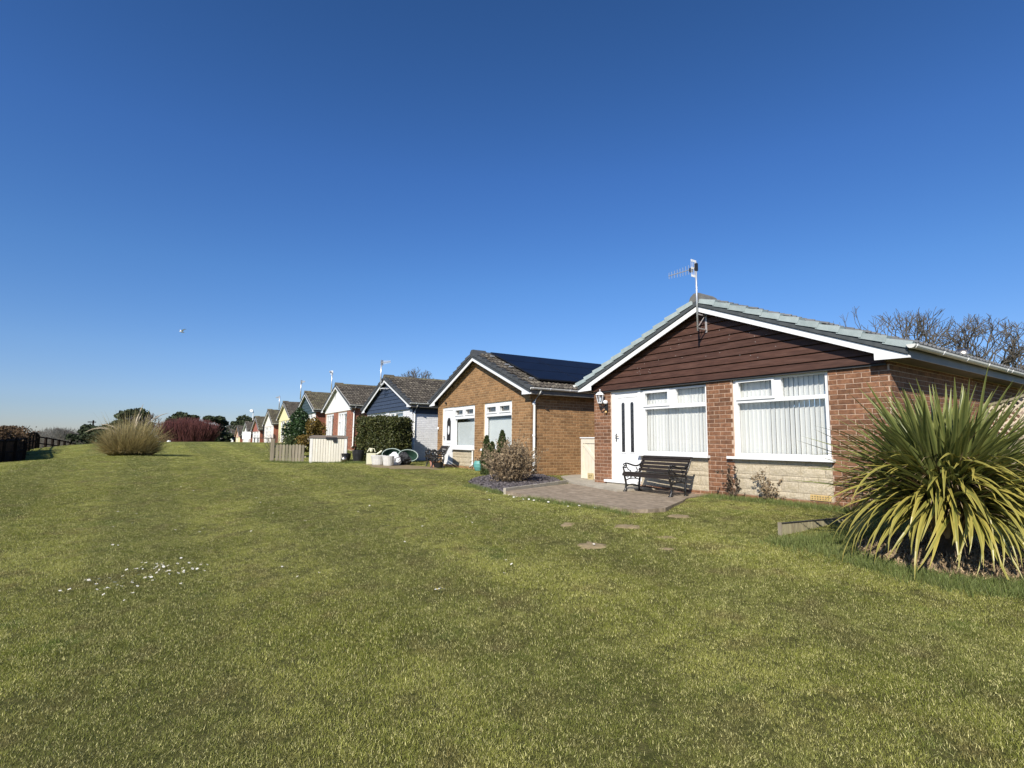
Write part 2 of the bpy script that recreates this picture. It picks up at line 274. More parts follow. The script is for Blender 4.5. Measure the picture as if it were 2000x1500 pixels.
# ------------------------------------------------------------------ mesh builder
class MB:
    def __init__(s): s.v = []; s.f = []; s.mi = []
    def add(s, vs, fs, mi=0):
        b = len(s.v); s.v.extend(vs); s.f.extend([tuple(i + b for i in f) for f in fs]); s.mi.extend([mi] * len(fs)); return s
    def box(s, x0, x1, y0, y1, z0, z1, mi=0, M=None):
        vs = [Vector(p) for p in ((x0, y0, z0), (x1, y0, z0), (x1, y1, z0), (x0, y1, z0), (x0, y0, z1), (x1, y0, z1), (x1, y1, z1), (x0, y1, z1))]
        if M is not None: vs = [M @ p for p in vs]
        return s.add([tuple(p) for p in vs], [(0, 3, 2, 1), (4, 5, 6, 7), (0, 1, 5, 4), (1, 2, 6, 5), (2, 3, 7, 6), (3, 0, 4, 7)], mi)
    def prism_y(s, pts, y0, y1, mi=0):
        n = len(pts)
        vs = [(x, y0, z) for x, z in pts] + [(x, y1, z) for x, z in pts]
        fs = [tuple(range(n)), tuple(range(2 * n - 1, n - 1, -1))] + [(i, i + n, (i + 1) % n + n, (i + 1) % n) for i in range(n)]
        return s.add(vs, fs, mi)
    def prism_z(s, pts, z0, z1, mi=0):
        n = len(pts)
        vs = [(x, y, z0) for x, y in pts] + [(x, y, z1) for x, y in pts]
        fs = [tuple(range(n - 1, -1, -1)), tuple(range(n, 2 * n))] + [(i, (i + 1) % n, (i + 1) % n + n, i + n) for i in range(n)]
        return s.add(vs, fs, mi)
    def tube(s, path, r, sides=8, mi=0, caps=True):
        P = [Vector(p) for p in path]; n = len(P)
        rr = r if isinstance(r, (list, tuple)) else [r] * n
        ref = Vector((0, 0, 1)); vs = []
        for i, p in enumerate(P):
            t = (P[min(i + 1, n - 1)] - P[max(i - 1, 0)])
            if t.length < 1e-9: t = Vector((0, 0, 1))
            t.normalize()
            a = t.cross(ref if abs(t.z) < 0.95 else Vector((1, 0, 0))).normalized(); b = t.cross(a)
            for k in range(sides):
                an = 2 * math.pi * k / sides
                vs.append(tuple(p + a * (rr[i] * math.cos(an)) + b * (rr[i] * math.sin(an))))
        fs = [(i * sides + k, i * sides + (k + 1) % sides, (i + 1) * sides + (k + 1) % sides, (i + 1) * sides + k) for i in range(n - 1) for k in range(sides)]
        if caps: fs += [tuple(range(sides - 1, -1, -1)), tuple((n - 1) * sides + k for k in range(sides))]
        return s.add(vs, fs, mi)
    def lathe(s, prof, sides=16, mi=0, c=(0, 0, 0)):
        vs = []; n = len(prof)
        for r, z in prof:
            for k in range(sides):
                a = 2 * math.pi * k / sides; vs.append((c[0] + r * math.cos(a), c[1] + r * math.sin(a), c[2] + z))
        fs = [(i * sides + k, i * sides + (k + 1) % sides, (i + 1) * sides + (k + 1) % sides, (i + 1) * sides + k) for i in range(n - 1) for k in range(sides)]
        fs += [tuple(range(sides - 1, -1, -1)), tuple((n - 1) * sides + k for k in range(sides))]
        return s.add(vs, fs, mi)
    def plate(s, xs, zs, solid, y0, y1, mi=0):
        xs = sorted(set(round(x, 5) for x in xs)); zs = sorted(set(round(z, 5) for z in zs))
        nx, nz = len(xs) - 1, len(zs) - 1
        S = [[solid((xs[i] + xs[i + 1]) / 2, (zs[j] + zs[j + 1]) / 2) for j in range(nz)] for i in range(nx)]
        g = lambda i, j: 0 <= i < nx and 0 <= j < nz and S[i][j]
        for i in range(nx):
            for j in range(nz):
                if not S[i][j]: continue
                a, b, c, d = xs[i], xs[i + 1], zs[j], zs[j + 1]
                s.add([(a, y0, c), (b, y0, c), (b, y0, d), (a, y0, d)], [(0, 1, 2, 3)], mi)
                s.add([(a, y1, c), (b, y1, c), (b, y1, d), (a, y1, d)], [(3, 2, 1, 0)], mi)
                if not g(i - 1, j): s.add([(a, y0, c), (a, y1, c), (a, y1, d), (a, y0, d)], [(3, 2, 1, 0)], mi)
                if not g(i + 1, j): s.add([(b, y0, c), (b, y1, c), (b, y1, d), (b, y0, d)], [(0, 1, 2, 3)], mi)
                if not g(i, j - 1): s.add([(a, y0, c), (b, y0, c), (b, y1, c), (a, y1, c)], [(3, 2, 1, 0)], mi)
                if not g(i, j + 1): s.add([(a, y0, d), (b, y0, d), (b, y1, d), (a, y1, d)], [(0, 1, 2, 3)], mi)
        return s
    def mesh(s, name, mats, smooth=False):
        me = bpy.data.meshes.new(name); me.from_pydata([tuple(v) for v in s.v], [], s.f)
        for m in (mats if isinstance(mats, (list, tuple)) else [mats]): me.materials.append(m)
        me.polygons.foreach_set('material_index', s.mi)
        if smooth: me.polygons.foreach_set('use_smooth', [True] * len(me.polygons))
        me.update(); return me
    def build(s, name, mats, parent=None, loc=None, rot=None, smooth=False):
        return put(name, s.mesh(name, mats, smooth), parent, loc, rot)

def put(name, me, parent=None, loc=None, rot=None, scale=None):
    o = bpy.data.objects.new(name, me); col.objects.link(o)
    if parent is not None: o.parent = parent
    if loc is not None: o.location = loc
    if rot is not None: o.rotation_euler = rot
    if scale is not None: o.scale = scale
    return o

def np_mesh(name, verts, faces, mats, smooth=False, nv=4):
    """verts (N,3) faces (M,nv) arrays"""
    me = bpy.data.meshes.new(name)
    verts = np.asarray(verts, dtype=np.float32); faces = np.asarray(faces, dtype=np.int32)
    me.vertices.add(len(verts)); me.vertices.foreach_set('co', verts.ravel())
    me.loops.add(faces.size); me.loops.foreach_set('vertex_index', faces.ravel())
    me.polygons.add(len(faces)); me.polygons.foreach_set('loop_start', np.arange(0, faces.size, nv, dtype=np.int32))
    me.polygons.foreach_set('loop_total', np.full(len(faces), nv, dtype=np.int32))
    if smooth: me.polygons.foreach_set('use_smooth', np.ones(len(faces), dtype=bool))
    for m in (mats if isinstance(mats, (list, tuple)) else [mats]): me.materials.append(m)
    me.update(calc_edges=True); me.validate(); return me

def seg_tubes(segs, sides=4):
    """segs: list of (p0,p1,r0,r1) -> verts, quads"""
    A = np.array([list(s[0]) + list(s[1]) + [s[2], s[3]] for s in segs], dtype=float)
    p0, p1, r0, r1 = A[:, :3], A[:, 3:6], A[:, 6], A[:, 7]
    t = p1 - p0; L = np.linalg.norm(t, axis=1, keepdims=True); t = t / np.maximum(L, 1e-9)
    ref = np.where(np.abs(t[:, 2:3]) < 0.9, np.array([[0, 0, 1.]]), np.array([[1., 0, 0]]))
    a = np.cross(t, ref); a /= np.maximum(np.linalg.norm(a, axis=1, keepdims=True), 1e-9); b = np.cross(t, a)
    ang = 2 * np.pi * np.arange(sides) / sides
    ring = a[:, None, :] * np.cos(ang)[None, :, None] + b[:, None, :] * np.sin(ang)[None, :, None]
    v0 = p0[:, None, :] + ring * r0[:, None, None]; v1 = p1[:, None, :] + ring * r1[:, None, None]
    vs = np.concatenate([v0, v1], axis=1).reshape(-1, 3)
    k = np.arange(sides); q = np.stack([k, (k + 1) % sides, (k + 1) % sides + sides, k + sides], 1)
    fs = (q[None] + (np.arange(len(A)) * 2 * sides)[:, None, None]).reshape(-1, 4)
    return vs, fs

def leaf_cards(P, size, aspect=1.6, up=0.0, dirs=None):
    """random oriented small leaf quads (diamond) at points P"""
    P = np.asarray(P); n = len(P)
    d = nr.normal(size=(n, 3)) if dirs is None else dirs + nr.normal(size=(n, 3)) * 0.5
    d[:, 2] += up; d /= np.linalg.norm(d, axis=1, keepdims=True)
    e = np.cross(d, nr.normal(size=(n, 3))); e /= np.maximum(np.linalg.norm(e, axis=1, keepdims=True), 1e-9)
    s = size * (0.6 + 0.8 * nr.random(n))[:, None]
    v = np.stack([P - d * s * aspect / 2, P + e * s / 2, P + d * s * aspect / 2, P - e * s / 2], 1).reshape(-1, 3)
    return v, np.arange(4 * n).reshape(-1, 4)

def blades(P, H, W, lean, leandir=None, nseg=3, droop=1.0, b0=.35):
    """curved grass blades. P (n,3) roots; H,W (n,) ; lean (n,) radians from vertical; returns verts, quads"""
    n = len(P); az = nr.random(n) * 2 * np.pi if leandir is None else leandir
    dirh = np.stack([np.cos(az), np.sin(az), np.zeros(n)], 1); side = np.stack([-np.sin(az), np.cos(az), np.zeros(n)], 1)
    tw = nr.normal(size=n) * 0.6
    side = side * np.cos(tw)[:, None] + dirh * np.sin(tw)[:, None]
    pos = P.copy(); rows = []
    for i in range(nseg + 1):
        f = i / nseg; w = W * (1 - f) ** 0.7 * 0.5 + 0.0002
        rows.append(pos - side * w[:, None]); rows.append(pos + side * w[:, None])
        an = lean * (b0 + droop * f * 1.3)
        pos = pos + (dirh * np.sin(an)[:, None] + np.array([0, 0, 1.]) * np.cos(an)[:, None]) * (H / nseg)[:, None]
    v = np.stack(rows, 1).reshape(-1, 3); k = 2 * (nseg + 1)
    q = np.array([[2 * i, 2 * i + 1, 2 * i + 3, 2 * i + 2] for i in range(nseg)])
    f = (q[None] + (np.arange(n) * k)[:, None, None]).reshape(-1, 4)
    return v, f

def join_np(parts):
    vs, fs, o = [], [], 0
    for v, f in parts:
        vs.append(v); fs.append(f + o); o += len(v)
    return np.concatenate(vs), np.concatenate(fs)

# ------------------------------------------------------------------ terrain (thin plate spline through surveyed heights)
CP = [(0, -6, -1.6), (0, 0, -1.5), (0, 2.6, -1.45), (-3.2, 5.5, -1.3), (1, 6, -1.12), (3.24, 6.6, -1.08), (3.95, 5.3, -1.15), (4.4, 7.2, -.98), (7.5, 5.5, -1.1), (4, 1.5, -1.4), (-5, 1, -1.5),
      (3.4, 9.6, -.945), (1.7, 12.2, -.955), (4.9, 7.3, -.95), (2.0, 8.2, -.968), (1.6, 7.5, -.975), (.8, 8.8, -.975), (-.1, 10.3, -.975), (-.8, 12.3, -.95), (.5, 14.4, -.88), (-2.6, 19.3, -.86), (-1.5, 16.0, -.86), (-5, 10, -1.1), (-9, 7, -1.28),
      (-7.1, 19.1, -.83), (-6.05, 20.2, -.76), (-4.2, 17, -.77), (-4.8, 20.4, -.74), (-5.5, 23.6, -.76), (-12.4, 17.5, -.54), (-10.5, 11.3, -.85),
      (-9.9, 30.2, -.42), (-14.5, 37.6, -.25), (-13.8, 31, -.26), (-19.5, 29.6, -.31), (-24.3, 30, -.40), (-26.5, 29, -.75), (-17.1, 18, -.98), (-22, 25, -.85), (-31.4, 36, -.85), (-37, 46, -1.4),
      (-19.4, 46, -.4), (-25, 37, -.45), (-23, 51, -.8), (-27.3, 57.5, -1.2), (-31.4, 63.5, -1.6), (-38, 75, -1.8), (-45, 87, -2.2), (-48, 93, -2.8), (-42, 53, -2.0), (-60, 60, -3), (-30, 48, -1.0),
      (10, 20, -.9), (0, 30, -.6), (-5, 45, -.5), (25, 10, -1.1), (30, 40, -1.0), (-25, 0, -1.6), (-25, 12, -1.5), (0, 70, -1.5), (-20, 90, -2.5)]
CPa = np.array(CP, float)
def _tps_k(r2): return np.where(r2 > 0, 0.5 * r2 * np.log(np.maximum(r2, 1e-12)), 0.0)
_n = len(CPa); _d2 = ((CPa[:, None, :2] - CPa[None, :, :2]) ** 2).sum(-1)
_K = _tps_k(_d2) + np.eye(_n) * 0.4
_Pm = np.concatenate([np.ones((_n, 1)), CPa[:, :2]], 1)
_A = np.block([[_K, _Pm], [_Pm.T, np.zeros((3, 3))]])
_w = np.linalg.solve(_A, np.concatenate([CPa[:, 2], np.zeros(3)]))
def T(x, y):
    x = np.atleast_1d(np.asarray(x, float)); y = np.atleast_1d(np.asarray(y, float))
    xc = np.clip(x, -62, 32); yc = np.clip(y, -8, 95)
    r2 = (xc[:, None] - CPa[None, :, 0]) ** 2 + (yc[:, None] - CPa[None, :, 1]) ** 2
    z = _tps_k(r2) @ _w[:_n] + _w[_n] + xc * _w[_n + 1] + yc * _w[_n + 2]
    dist = np.hypot(x - xc, y - yc); f = np.clip(dist / 60, 0, 1); f = f * f * (3 - 2 * f)
    z = np.clip(z, -3.2, 0.2)
    return z * (1 - f) + (-3.0) * f + 1.5
def Tz(x, y): return float(T(x, y)[0])

def cells(a, b, step): return list(np.arange(a, b + 1e-6, step))
gx = [-3000, -1500, -800, -400, -250, -160, -120, -90] + cells(-70, -14, 1.0)[:-1] + cells(-14, 10, 0.25) + cells(11, 40, 1.0) + [50, 70, 100, 160, 300, 800, 3000]
gy = [-400, -150, -60, -25, -12] + cells(-8, -2, 1) + cells(-1.5, 22, 0.25) + cells(23, 100, 1.0) + [110, 130, 160, 220, 320, 500, 900, 1600, 3000]
GX, GY = np.meshgrid(gx, gy, indexing='ij')
gz = T(GX.ravel(), GY.ravel())
near = np.exp(-((GX.ravel()) ** 2 + (GY.ravel() - 6) ** 2) / 400)
gz = gz + near * 0.012 * (np.sin(GX.ravel() * 2.1 + 1.3 * np.sin(GY.ravel() * 1.3)) * np.sin(GY.ravel() * 1.7 + np.sin(GX.ravel() * 1.1)))
nx_, ny_ = len(gx), len(gy)
idx = np.arange(nx_ * ny_).reshape(nx_, ny_)
gf = np.stack([idx[:-1, :-1].ravel(), idx[1:, :-1].ravel(), idx[1:, 1:].ravel(), idx[:-1, 1:].ravel()], 1)

def lawn_color_nodes(n, l, pos, dark=1.0):
    """patchy lawn colour from world position; returns colour socket"""
    def noise(scale, detail=4, vec=None, rough=0.55):
        x = n.new('ShaderNodeTexNoise'); x.inputs['Scale'].default_value = scale; x.inputs['Detail'].default_value = detail; x.inputs['Roughness'].default_value = rough
        l.new(vec or pos, x.inputs['Vector']); return x.outputs['Fac']
    def ramp(sock, p0, p1, c0=(0, 0, 0), c1=(1, 1, 1)):
        r = n.new('ShaderNodeValToRGB'); r.color_ramp.elements[0].position = p0; r.color_ramp.elements[1].position = p1
        r.color_ramp.elements[0].color = (*c0, 1); r.color_ramp.elements[1].color = (*c1, 1); l.new(sock, r.inputs['Fac']); return r.outputs['Color']
    def mix(f, a, b):
        m = n.new('ShaderNodeMix'); m.data_type = 'RGBA'; l.new(f, m.inputs['Factor'])
        if isinstance(a, tuple): m.inputs['A'].default_value = (*a, 1)
        else: l.new(a, m.inputs['A'])
        if isinstance(b, tuple): m.inputs['B'].default_value = (*b, 1)
        else: l.new(b, m.inputs['B'])
        return m.outputs['Result']
    c = ramp(noise(1.15, 6, None, 0.65), 0.38, 0.63, (0.205, 0.228, 0.048), (0.350, 0.360, 0.100))
    c = mix(ramp(noise(2.6, 5), 0.52, 0.70), c, (0.235, 0.205, 0.082))         # brownish thatch
    c = mix(ramp(noise(1.7, 4), 0.60, 0.78), c, (0.115, 0.180, 0.040))       # greener clumps
    # faint mowing lanes running towards the far end of the row
    mp = n.new('ShaderNodeMapping'); mp.inputs['Rotation'].default_value = (0, 0, R(-33.6)); l.new(pos, mp.inputs['Vector'])
    w = n.new('ShaderNodeTexWave'); w.wave_type = 'BANDS'; w.bands_direction = 'X'; w.inputs['Scale'].default_value = 0.15; w.inputs['Distortion'].default_value = 1.2
    w.inputs['Detail'].default_value = 2; w.inputs['Detail Scale'].default_value = 0.6
    l.new(mp.outputs['Vector'], w.inputs['Vector'])
    lane = ramp(w.outputs['Fac'], 0.35, 0.65, (0.86, 0.87, 0.88), (1.15, 1.13, 1.08))
    mm = n.new('ShaderNodeVectorMath'); mm.operation = 'MULTIPLY'; l.new(c, mm.inputs[0]); l.new(lane, mm.inputs[1])
    return mm.outputs['Vector'], noise, ramp, mix

def make_lawn_mat():
    m = bpy.data.materials.new('mown_lawn_turf'); m.use_nodes = True
    nt = m.node_tree; n = nt.nodes; l = nt.links; bs = n['Principled BSDF']
    pos = n.new('ShaderNodeNewGeometry').outputs['Position']
    c, noise, ramp, mix = lawn_color_nodes(n, l, pos)
    mp = n.new('ShaderNodeMapping'); mp.inputs['Scale'].default_value = (1.0, 0.55, 1.0); l.new(pos, mp.inputs['Vector'])
    fine = noise(9, 6, mp.outputs['Vector'], 0.75)
    sc2 = n.new('ShaderNodeVectorMath'); sc2.operation = 'SCALE'; sc2.inputs['Scale'].default_value = 0.72; l.new(c, sc2.inputs[0]); c = sc2.outputs['Vector']
    c = mix(ramp(fine, 0.50, 0.72), c, (0.25, 0.27, 0.085))
    c = mix(ramp(noise(14, 5, None, 0.7), 0.53, 0.72), c, (0.075, 0.088, 0.026))
    # thatch and soil, blade-gap shade painted in near; closed sward where blades thin out
    ln_ = n.new('ShaderNodeVectorMath'); ln_.operation = 'LENGTH'; l.new(pos, ln_.inputs[0])
    mr_ = n.new('ShaderNodeMapRange'); mr_.inputs['From Min'].default_value = 9.0; mr_.inputs['From Max'].default_value = 24.0; l.new(ln_.outputs['Value'], mr_.inputs['Value'])
    c = mix(mr_.outputs['Result'], mix(ramp(noise(22, 4), 0.4, 0.65), (0.095, 0.100, 0.028), (0.165, 0.155, 0.055)), c)
    l.new(c, bs.inputs['Base Color'])
    bs.inputs['Roughness'].default_value = 0.95; bs.inputs['Specular IOR Level'].default_value = 0.1
    bp = n.new('ShaderNodeBump'); bp.inputs['Distance'].default_value = 0.06; bp.inputs['Strength'].default_value = 1.0
    l.new(noise(11, 7, None, 0.8), bp.inputs['Height']); l.new(bp.outputs['Normal'], bs.inputs['Normal'])
    return m
MT['lawn'] = make_lawn_mat()
lawn = put('lawn', np_mesh('lawn', np.stack([GX.ravel(), GY.ravel(), gz], 1), gf, MT['lawn'], smooth=True))
tag(lawn, kind='structure')

def make_blade_mat():
    m = bpy.data.materials.new('grass_blade'); m.use_nodes = True
    nt = m.node_tree; n = nt.nodes; l = nt.links; bs = n['Principled BSDF']
    ge = n.new('ShaderNodeNewGeometry')
    c, noise, ramp, mix = lawn_color_nodes(n, l, ge.outputs['Position'])
    c = mix(ramp(ge.outputs['Random Per Island'], 0.70, 0.74), c, (0.52, 0.49, 0.22))
    oi = n.new('ShaderNodeObjectInfo')
    mr = n.new('ShaderNodeMapRange'); mr.inputs['To Min'].default_value = 0.62; mr.inputs['To Max'].default_value = 1.65
    l.new(ge.outputs['Random Per Island'], mr.inputs['Value'])
    vm = n.new('ShaderNodeVectorMath'); vm.operation = 'SCALE'; l.new(c, vm.inputs[0]); l.new(mr.outputs['Result'], vm.inputs['Scale'])
    l.new(vm.outputs['Vector'], bs.inputs['Base Color'])
    bs.inputs['Roughness'].default_value = 0.7; bs.inputs['Specular IOR Level'].default_value = 0.12
    tr = n.new('ShaderNodeBsdfTranslucent'); l.new(vm.outputs['Vector'], tr.inputs['Color'])
    ms = n.new('ShaderNodeMixShader'); ms.inputs[0].default_value = 0.3
    l.new(bs.outputs[0], ms.inputs[1]); l.new(tr.outputs[0], ms.inputs[2]); l.new(ms.outputs[0], n['Material Output'].inputs['Surface'])
    return m
MT['blade'] = make_blade_mat()
MT['tuft'] = mat('long_rough_grass', (0.125, 0.175, 0.040), (0.22, 0.26, 0.08), 3, 0.6, coords='World', rand=0.4, subs=0.3, c3=(0.30, 0.27, 0.12), c3scale=4, c3amt=0.5)

# ------------------------------------------------------------------ houses
SL = 0.405                       # roof rise per metre
def S(x): return 3.60 - SL * abs(x)
HW = 2.967
TH = math.atan(SL)

def frame_of(yaw_deg): return R(yaw_deg - 90)

def brick_slots(x0, x1, z0, z1, shift=0.0, keep=None):
    out = []; nrow = int(math.floor(z0 / .075)); z = nrow * .075
    row = nrow
    while z < z1 - 0.01:
        off = (0.1125 if row % 2 else 0.0) + shift
        k = math.floor((x0 - off) / .225) - 1
        while True:
            a = off + k * .225; b = a + .215
            if a > x1: break
            aa, bb = max(a, x0), min(b, x1)
            if bb - aa > 0.03:
                zz0, zz1 = max(z, z0), min(z + .065, z1)
                if zz1 - zz0 > 0.02 and (keep is None or keep((aa + bb) / 2, (zz0 + zz1) / 2)):
                    out.append(((aa + bb) / 2, (zz0 + zz1) / 2, bb - aa, zz1 - zz0))
            k += 1
        z += .075; row += 1
    return out

_brick_mesh = {}
def brick_mesh(m):
    if m.name not in _brick_mesh:
        b = MB(); x, z, f, d = .1075, .0325, .004, -.006
        vs = [(-x, .006, -z), (x, .006, -z), (x, .006, z), (-x, .006, z), (-x, d + .002, -z), (x, d + .002, -z), (x, d + .002, z), (-x, d + .002, z),
              (-x + f, d, -z + f), (x - f, d, -z + f), (x - f, d, z - f), (-x + f, d, z - f)]
        fs = [(0, 4, 7, 3), (1, 2, 6, 5), (0, 1, 5, 4), (3, 7, 6, 2), (4, 5, 9, 8), (5, 6, 10, 9), (6, 7, 11, 10), (7, 4, 8, 11), (8, 9, 10, 11)]
        b.add(vs, fs); _brick_mesh[m.name] = b.mesh('brick', m)
    return _brick_mesh[m.name]

def lay_bricks(wall, front, sides, m, limit=290):
    """front: slots on plane y=0 ; sides: slots on plane x=+HW (coordinate along y)"""
    me = brick_mesh(m); n = 0; rest = MB()
    items = [('f', s) for s in front] + [('s', s) for s in sides]
    proto = [v.co.copy() for v in me.vertices]; pf = [tuple(p.vertices) for p in me.polygons]
    for k, (cx, cz, w, h) in items:
        pr = rng.uniform(-.0012, .0012)
        if k == 'f': loc = (cx, pr, cz); rot = 0.0
        else: loc = (HW + pr, cx, cz); rot = R(90)
        sc = (w / .215, 1, h / .065)
        if n < limit:
            put('brick', me, wall, loc, (0, 0, rot), sc); n += 1
        else:
            c, s_ = math.cos(rot), math.sin(rot); vs = []
            for v in proto:
                x, y, z = v.x * sc[0], v.y, v.z * sc[2]
                vs.append((loc[0] + x * c - y * s_, loc[1] + x * s_ + y * c, loc[2] + z))
            rest.add(vs, pf)
    if rest.v:
        tag(rest.build('brickwork', m, wall), kind='stuff')

def window(root, x0, x1, z0, z1, panes, sash=(), fmat=None, y0=.03, y1=.10, blind=None, sill=None, glass=None, bars=None, bz=None):
    fmat = fmat or MT['white']
    w = MB(); xs = [x0, x1] + [a for p in panes for a in p[:2]]; zs = [z0, z1] + [a for p in panes for a in p[2:4]]
    w.plate(xs, zs, lambda x, z: not any(p[0] < x < p[1] and p[2] < z < p[3] for p in panes), y0, y1)
    fr = w.build('window', fmat, root)
    g = glass or MT['glass']
    for i, p in enumerate(panes):
        q = p
        if i in sash:
            s_ = MB(); t = .038
            s_.plate([p[0] - .03, p[0] + .012, p[1] - .012, p[1] + .03], [p[2] - .03, p[2] + .012, p[3] - .012, p[3] + .03],
                     lambda x, z, p=p: not (p[0] + .012 < x < p[1] - .012 and p[2] + .012 < z < p[3] - .012), y0 - .022, y0 - .001)
            s_.build('sash', fmat, fr)
        MB().box(p[0], p[1], y0 + .045, y0 + .05, p[2], p[3]).build('pane', g, fr)
    if sill:
        b = MB(); b.box(x0 - sill[0], x1 + sill[1], -.085, y0 - .002, z0 - .045, z0 - .002); b.build('sill', MT['white'], fr)
    if blind == 'vertical':
        a, b_ = x0 + .04, x1 - .04; k = int((b_ - a) / .078); zb = z0 + .05; zt = (bz or z1) - .03
        sm = MB(); nn = 4
        for i in range(nn):
            u0, u1 = -.0445 + .089 * i / nn, -.0445 + .089 * (i + 1) / nn
            c0, c1 = .006 * (1 - (u0 / .0445) ** 2), .006 * (1 - (u1 / .0445) ** 2)
            sm.add([(u0, c0, 0), (u1, c1, 0), (u1, c1, 1), (u0, c0, 1)], [(0, 1, 2, 3)])
        me = sm.mesh('blind_slat', MT['blind'], True)
        for i in range(k):
            an = R(rng.uniform(-19, -11)) if (x0 > 0 and i > k * 0.36) else R(rng.uniform(-14, -4))
            put('blind_slat', me, fr, (a + (i + .5) * (b_ - a) / k, .155, zb), (0, 0, an), (1, 1, zt - zb))
    elif blind == 'roller':
        MB().box(x0 + .05, x1 - .05, .15, .153, z0 + .03, bz or z1 - .1).build('roller_blind', MT['roller'], fr)
    return fr

def tile_mesh(m, w=.30, L=.34):
    b = MB(); xs = [0, .045, .075, .105, .15, .195, .225, .255, .30]; hs = [0, 0, .032, 0, 0, 0, .032, 0, 0]
    n = len(xs); top = .042
    vs = [(0, 0, 0)] * 0
    for j, (yy, dz) in enumerate(((0, .004), (L, top))):
        for x, h in zip(xs, hs): vs.append((x * w / .30, yy, dz + h))
    for x, h in zip(xs, hs): vs.append((x * w / .30, L, top - .034 + h * .6))
    fs = [(i, i + 1, n + i + 1, n + i) for i in range(n - 1)] + [(n + i, n + i + 1, 2 * n + i + 1, 2 * n + i) for i in range(n - 1)]
    b.add(vs, fs); return b.mesh('roof_tile', m)
_tm = {}
def lay_tiles(roof, m, y0, y1, sgn=1, as_parts=True, limit=290, skip=None):
    if m.name not in _tm: _tm[m.name] = tile_mesh(m)
    me = _tm[m.name]; run = 3.30; slope = run / math.cos(TH); rows = int(math.ceil(slope / .30)); cols_ = int((y1 - y0) / .30)
    rest = MB(); n = 0; proto = [v.co.copy() for v in me.vertices]; pf = [tuple(p.vertices) for p in me.polygons]
    for c in range(cols_):
        for r in range(rows):
            s0 = slope - (r + 1) * .30
            if s0 < -.02: s0 = -.02
            yy = y0 + c * .30 + (.15 if r % 2 else 0) + rng.uniform(-.004, .004)
            if skip and skip(yy, s0): continue
            # tile local: x across -> house y, y down slope, z normal
            ax = Vector((0, 1, 0)) if sgn > 0 else Vector((0, 1, 0))
            dn = Vector((sgn * math.cos(TH), 0, -math.sin(TH))); nm = Vector((sgn * math.sin(TH), 0, math.cos(TH)))
            org = Vector((sgn * s0 * math.cos(TH), yy, 3.565 - s0 * math.sin(TH))) + nm * rng.uniform(0, .004)
            Mx = Matrix((ax, dn, nm)).transposed().to_4x4(); Mx.translation = org
            if as_parts and n < limit:
                o = put('roof_tile', me, roof); o.matrix_basis = Mx; n += 1
            else:
                rest.add([tuple(Mx @ v) for v in proto], pf)
    if rest.v: tag(rest.build('roof_tiling', m, roof), kind='stuff')

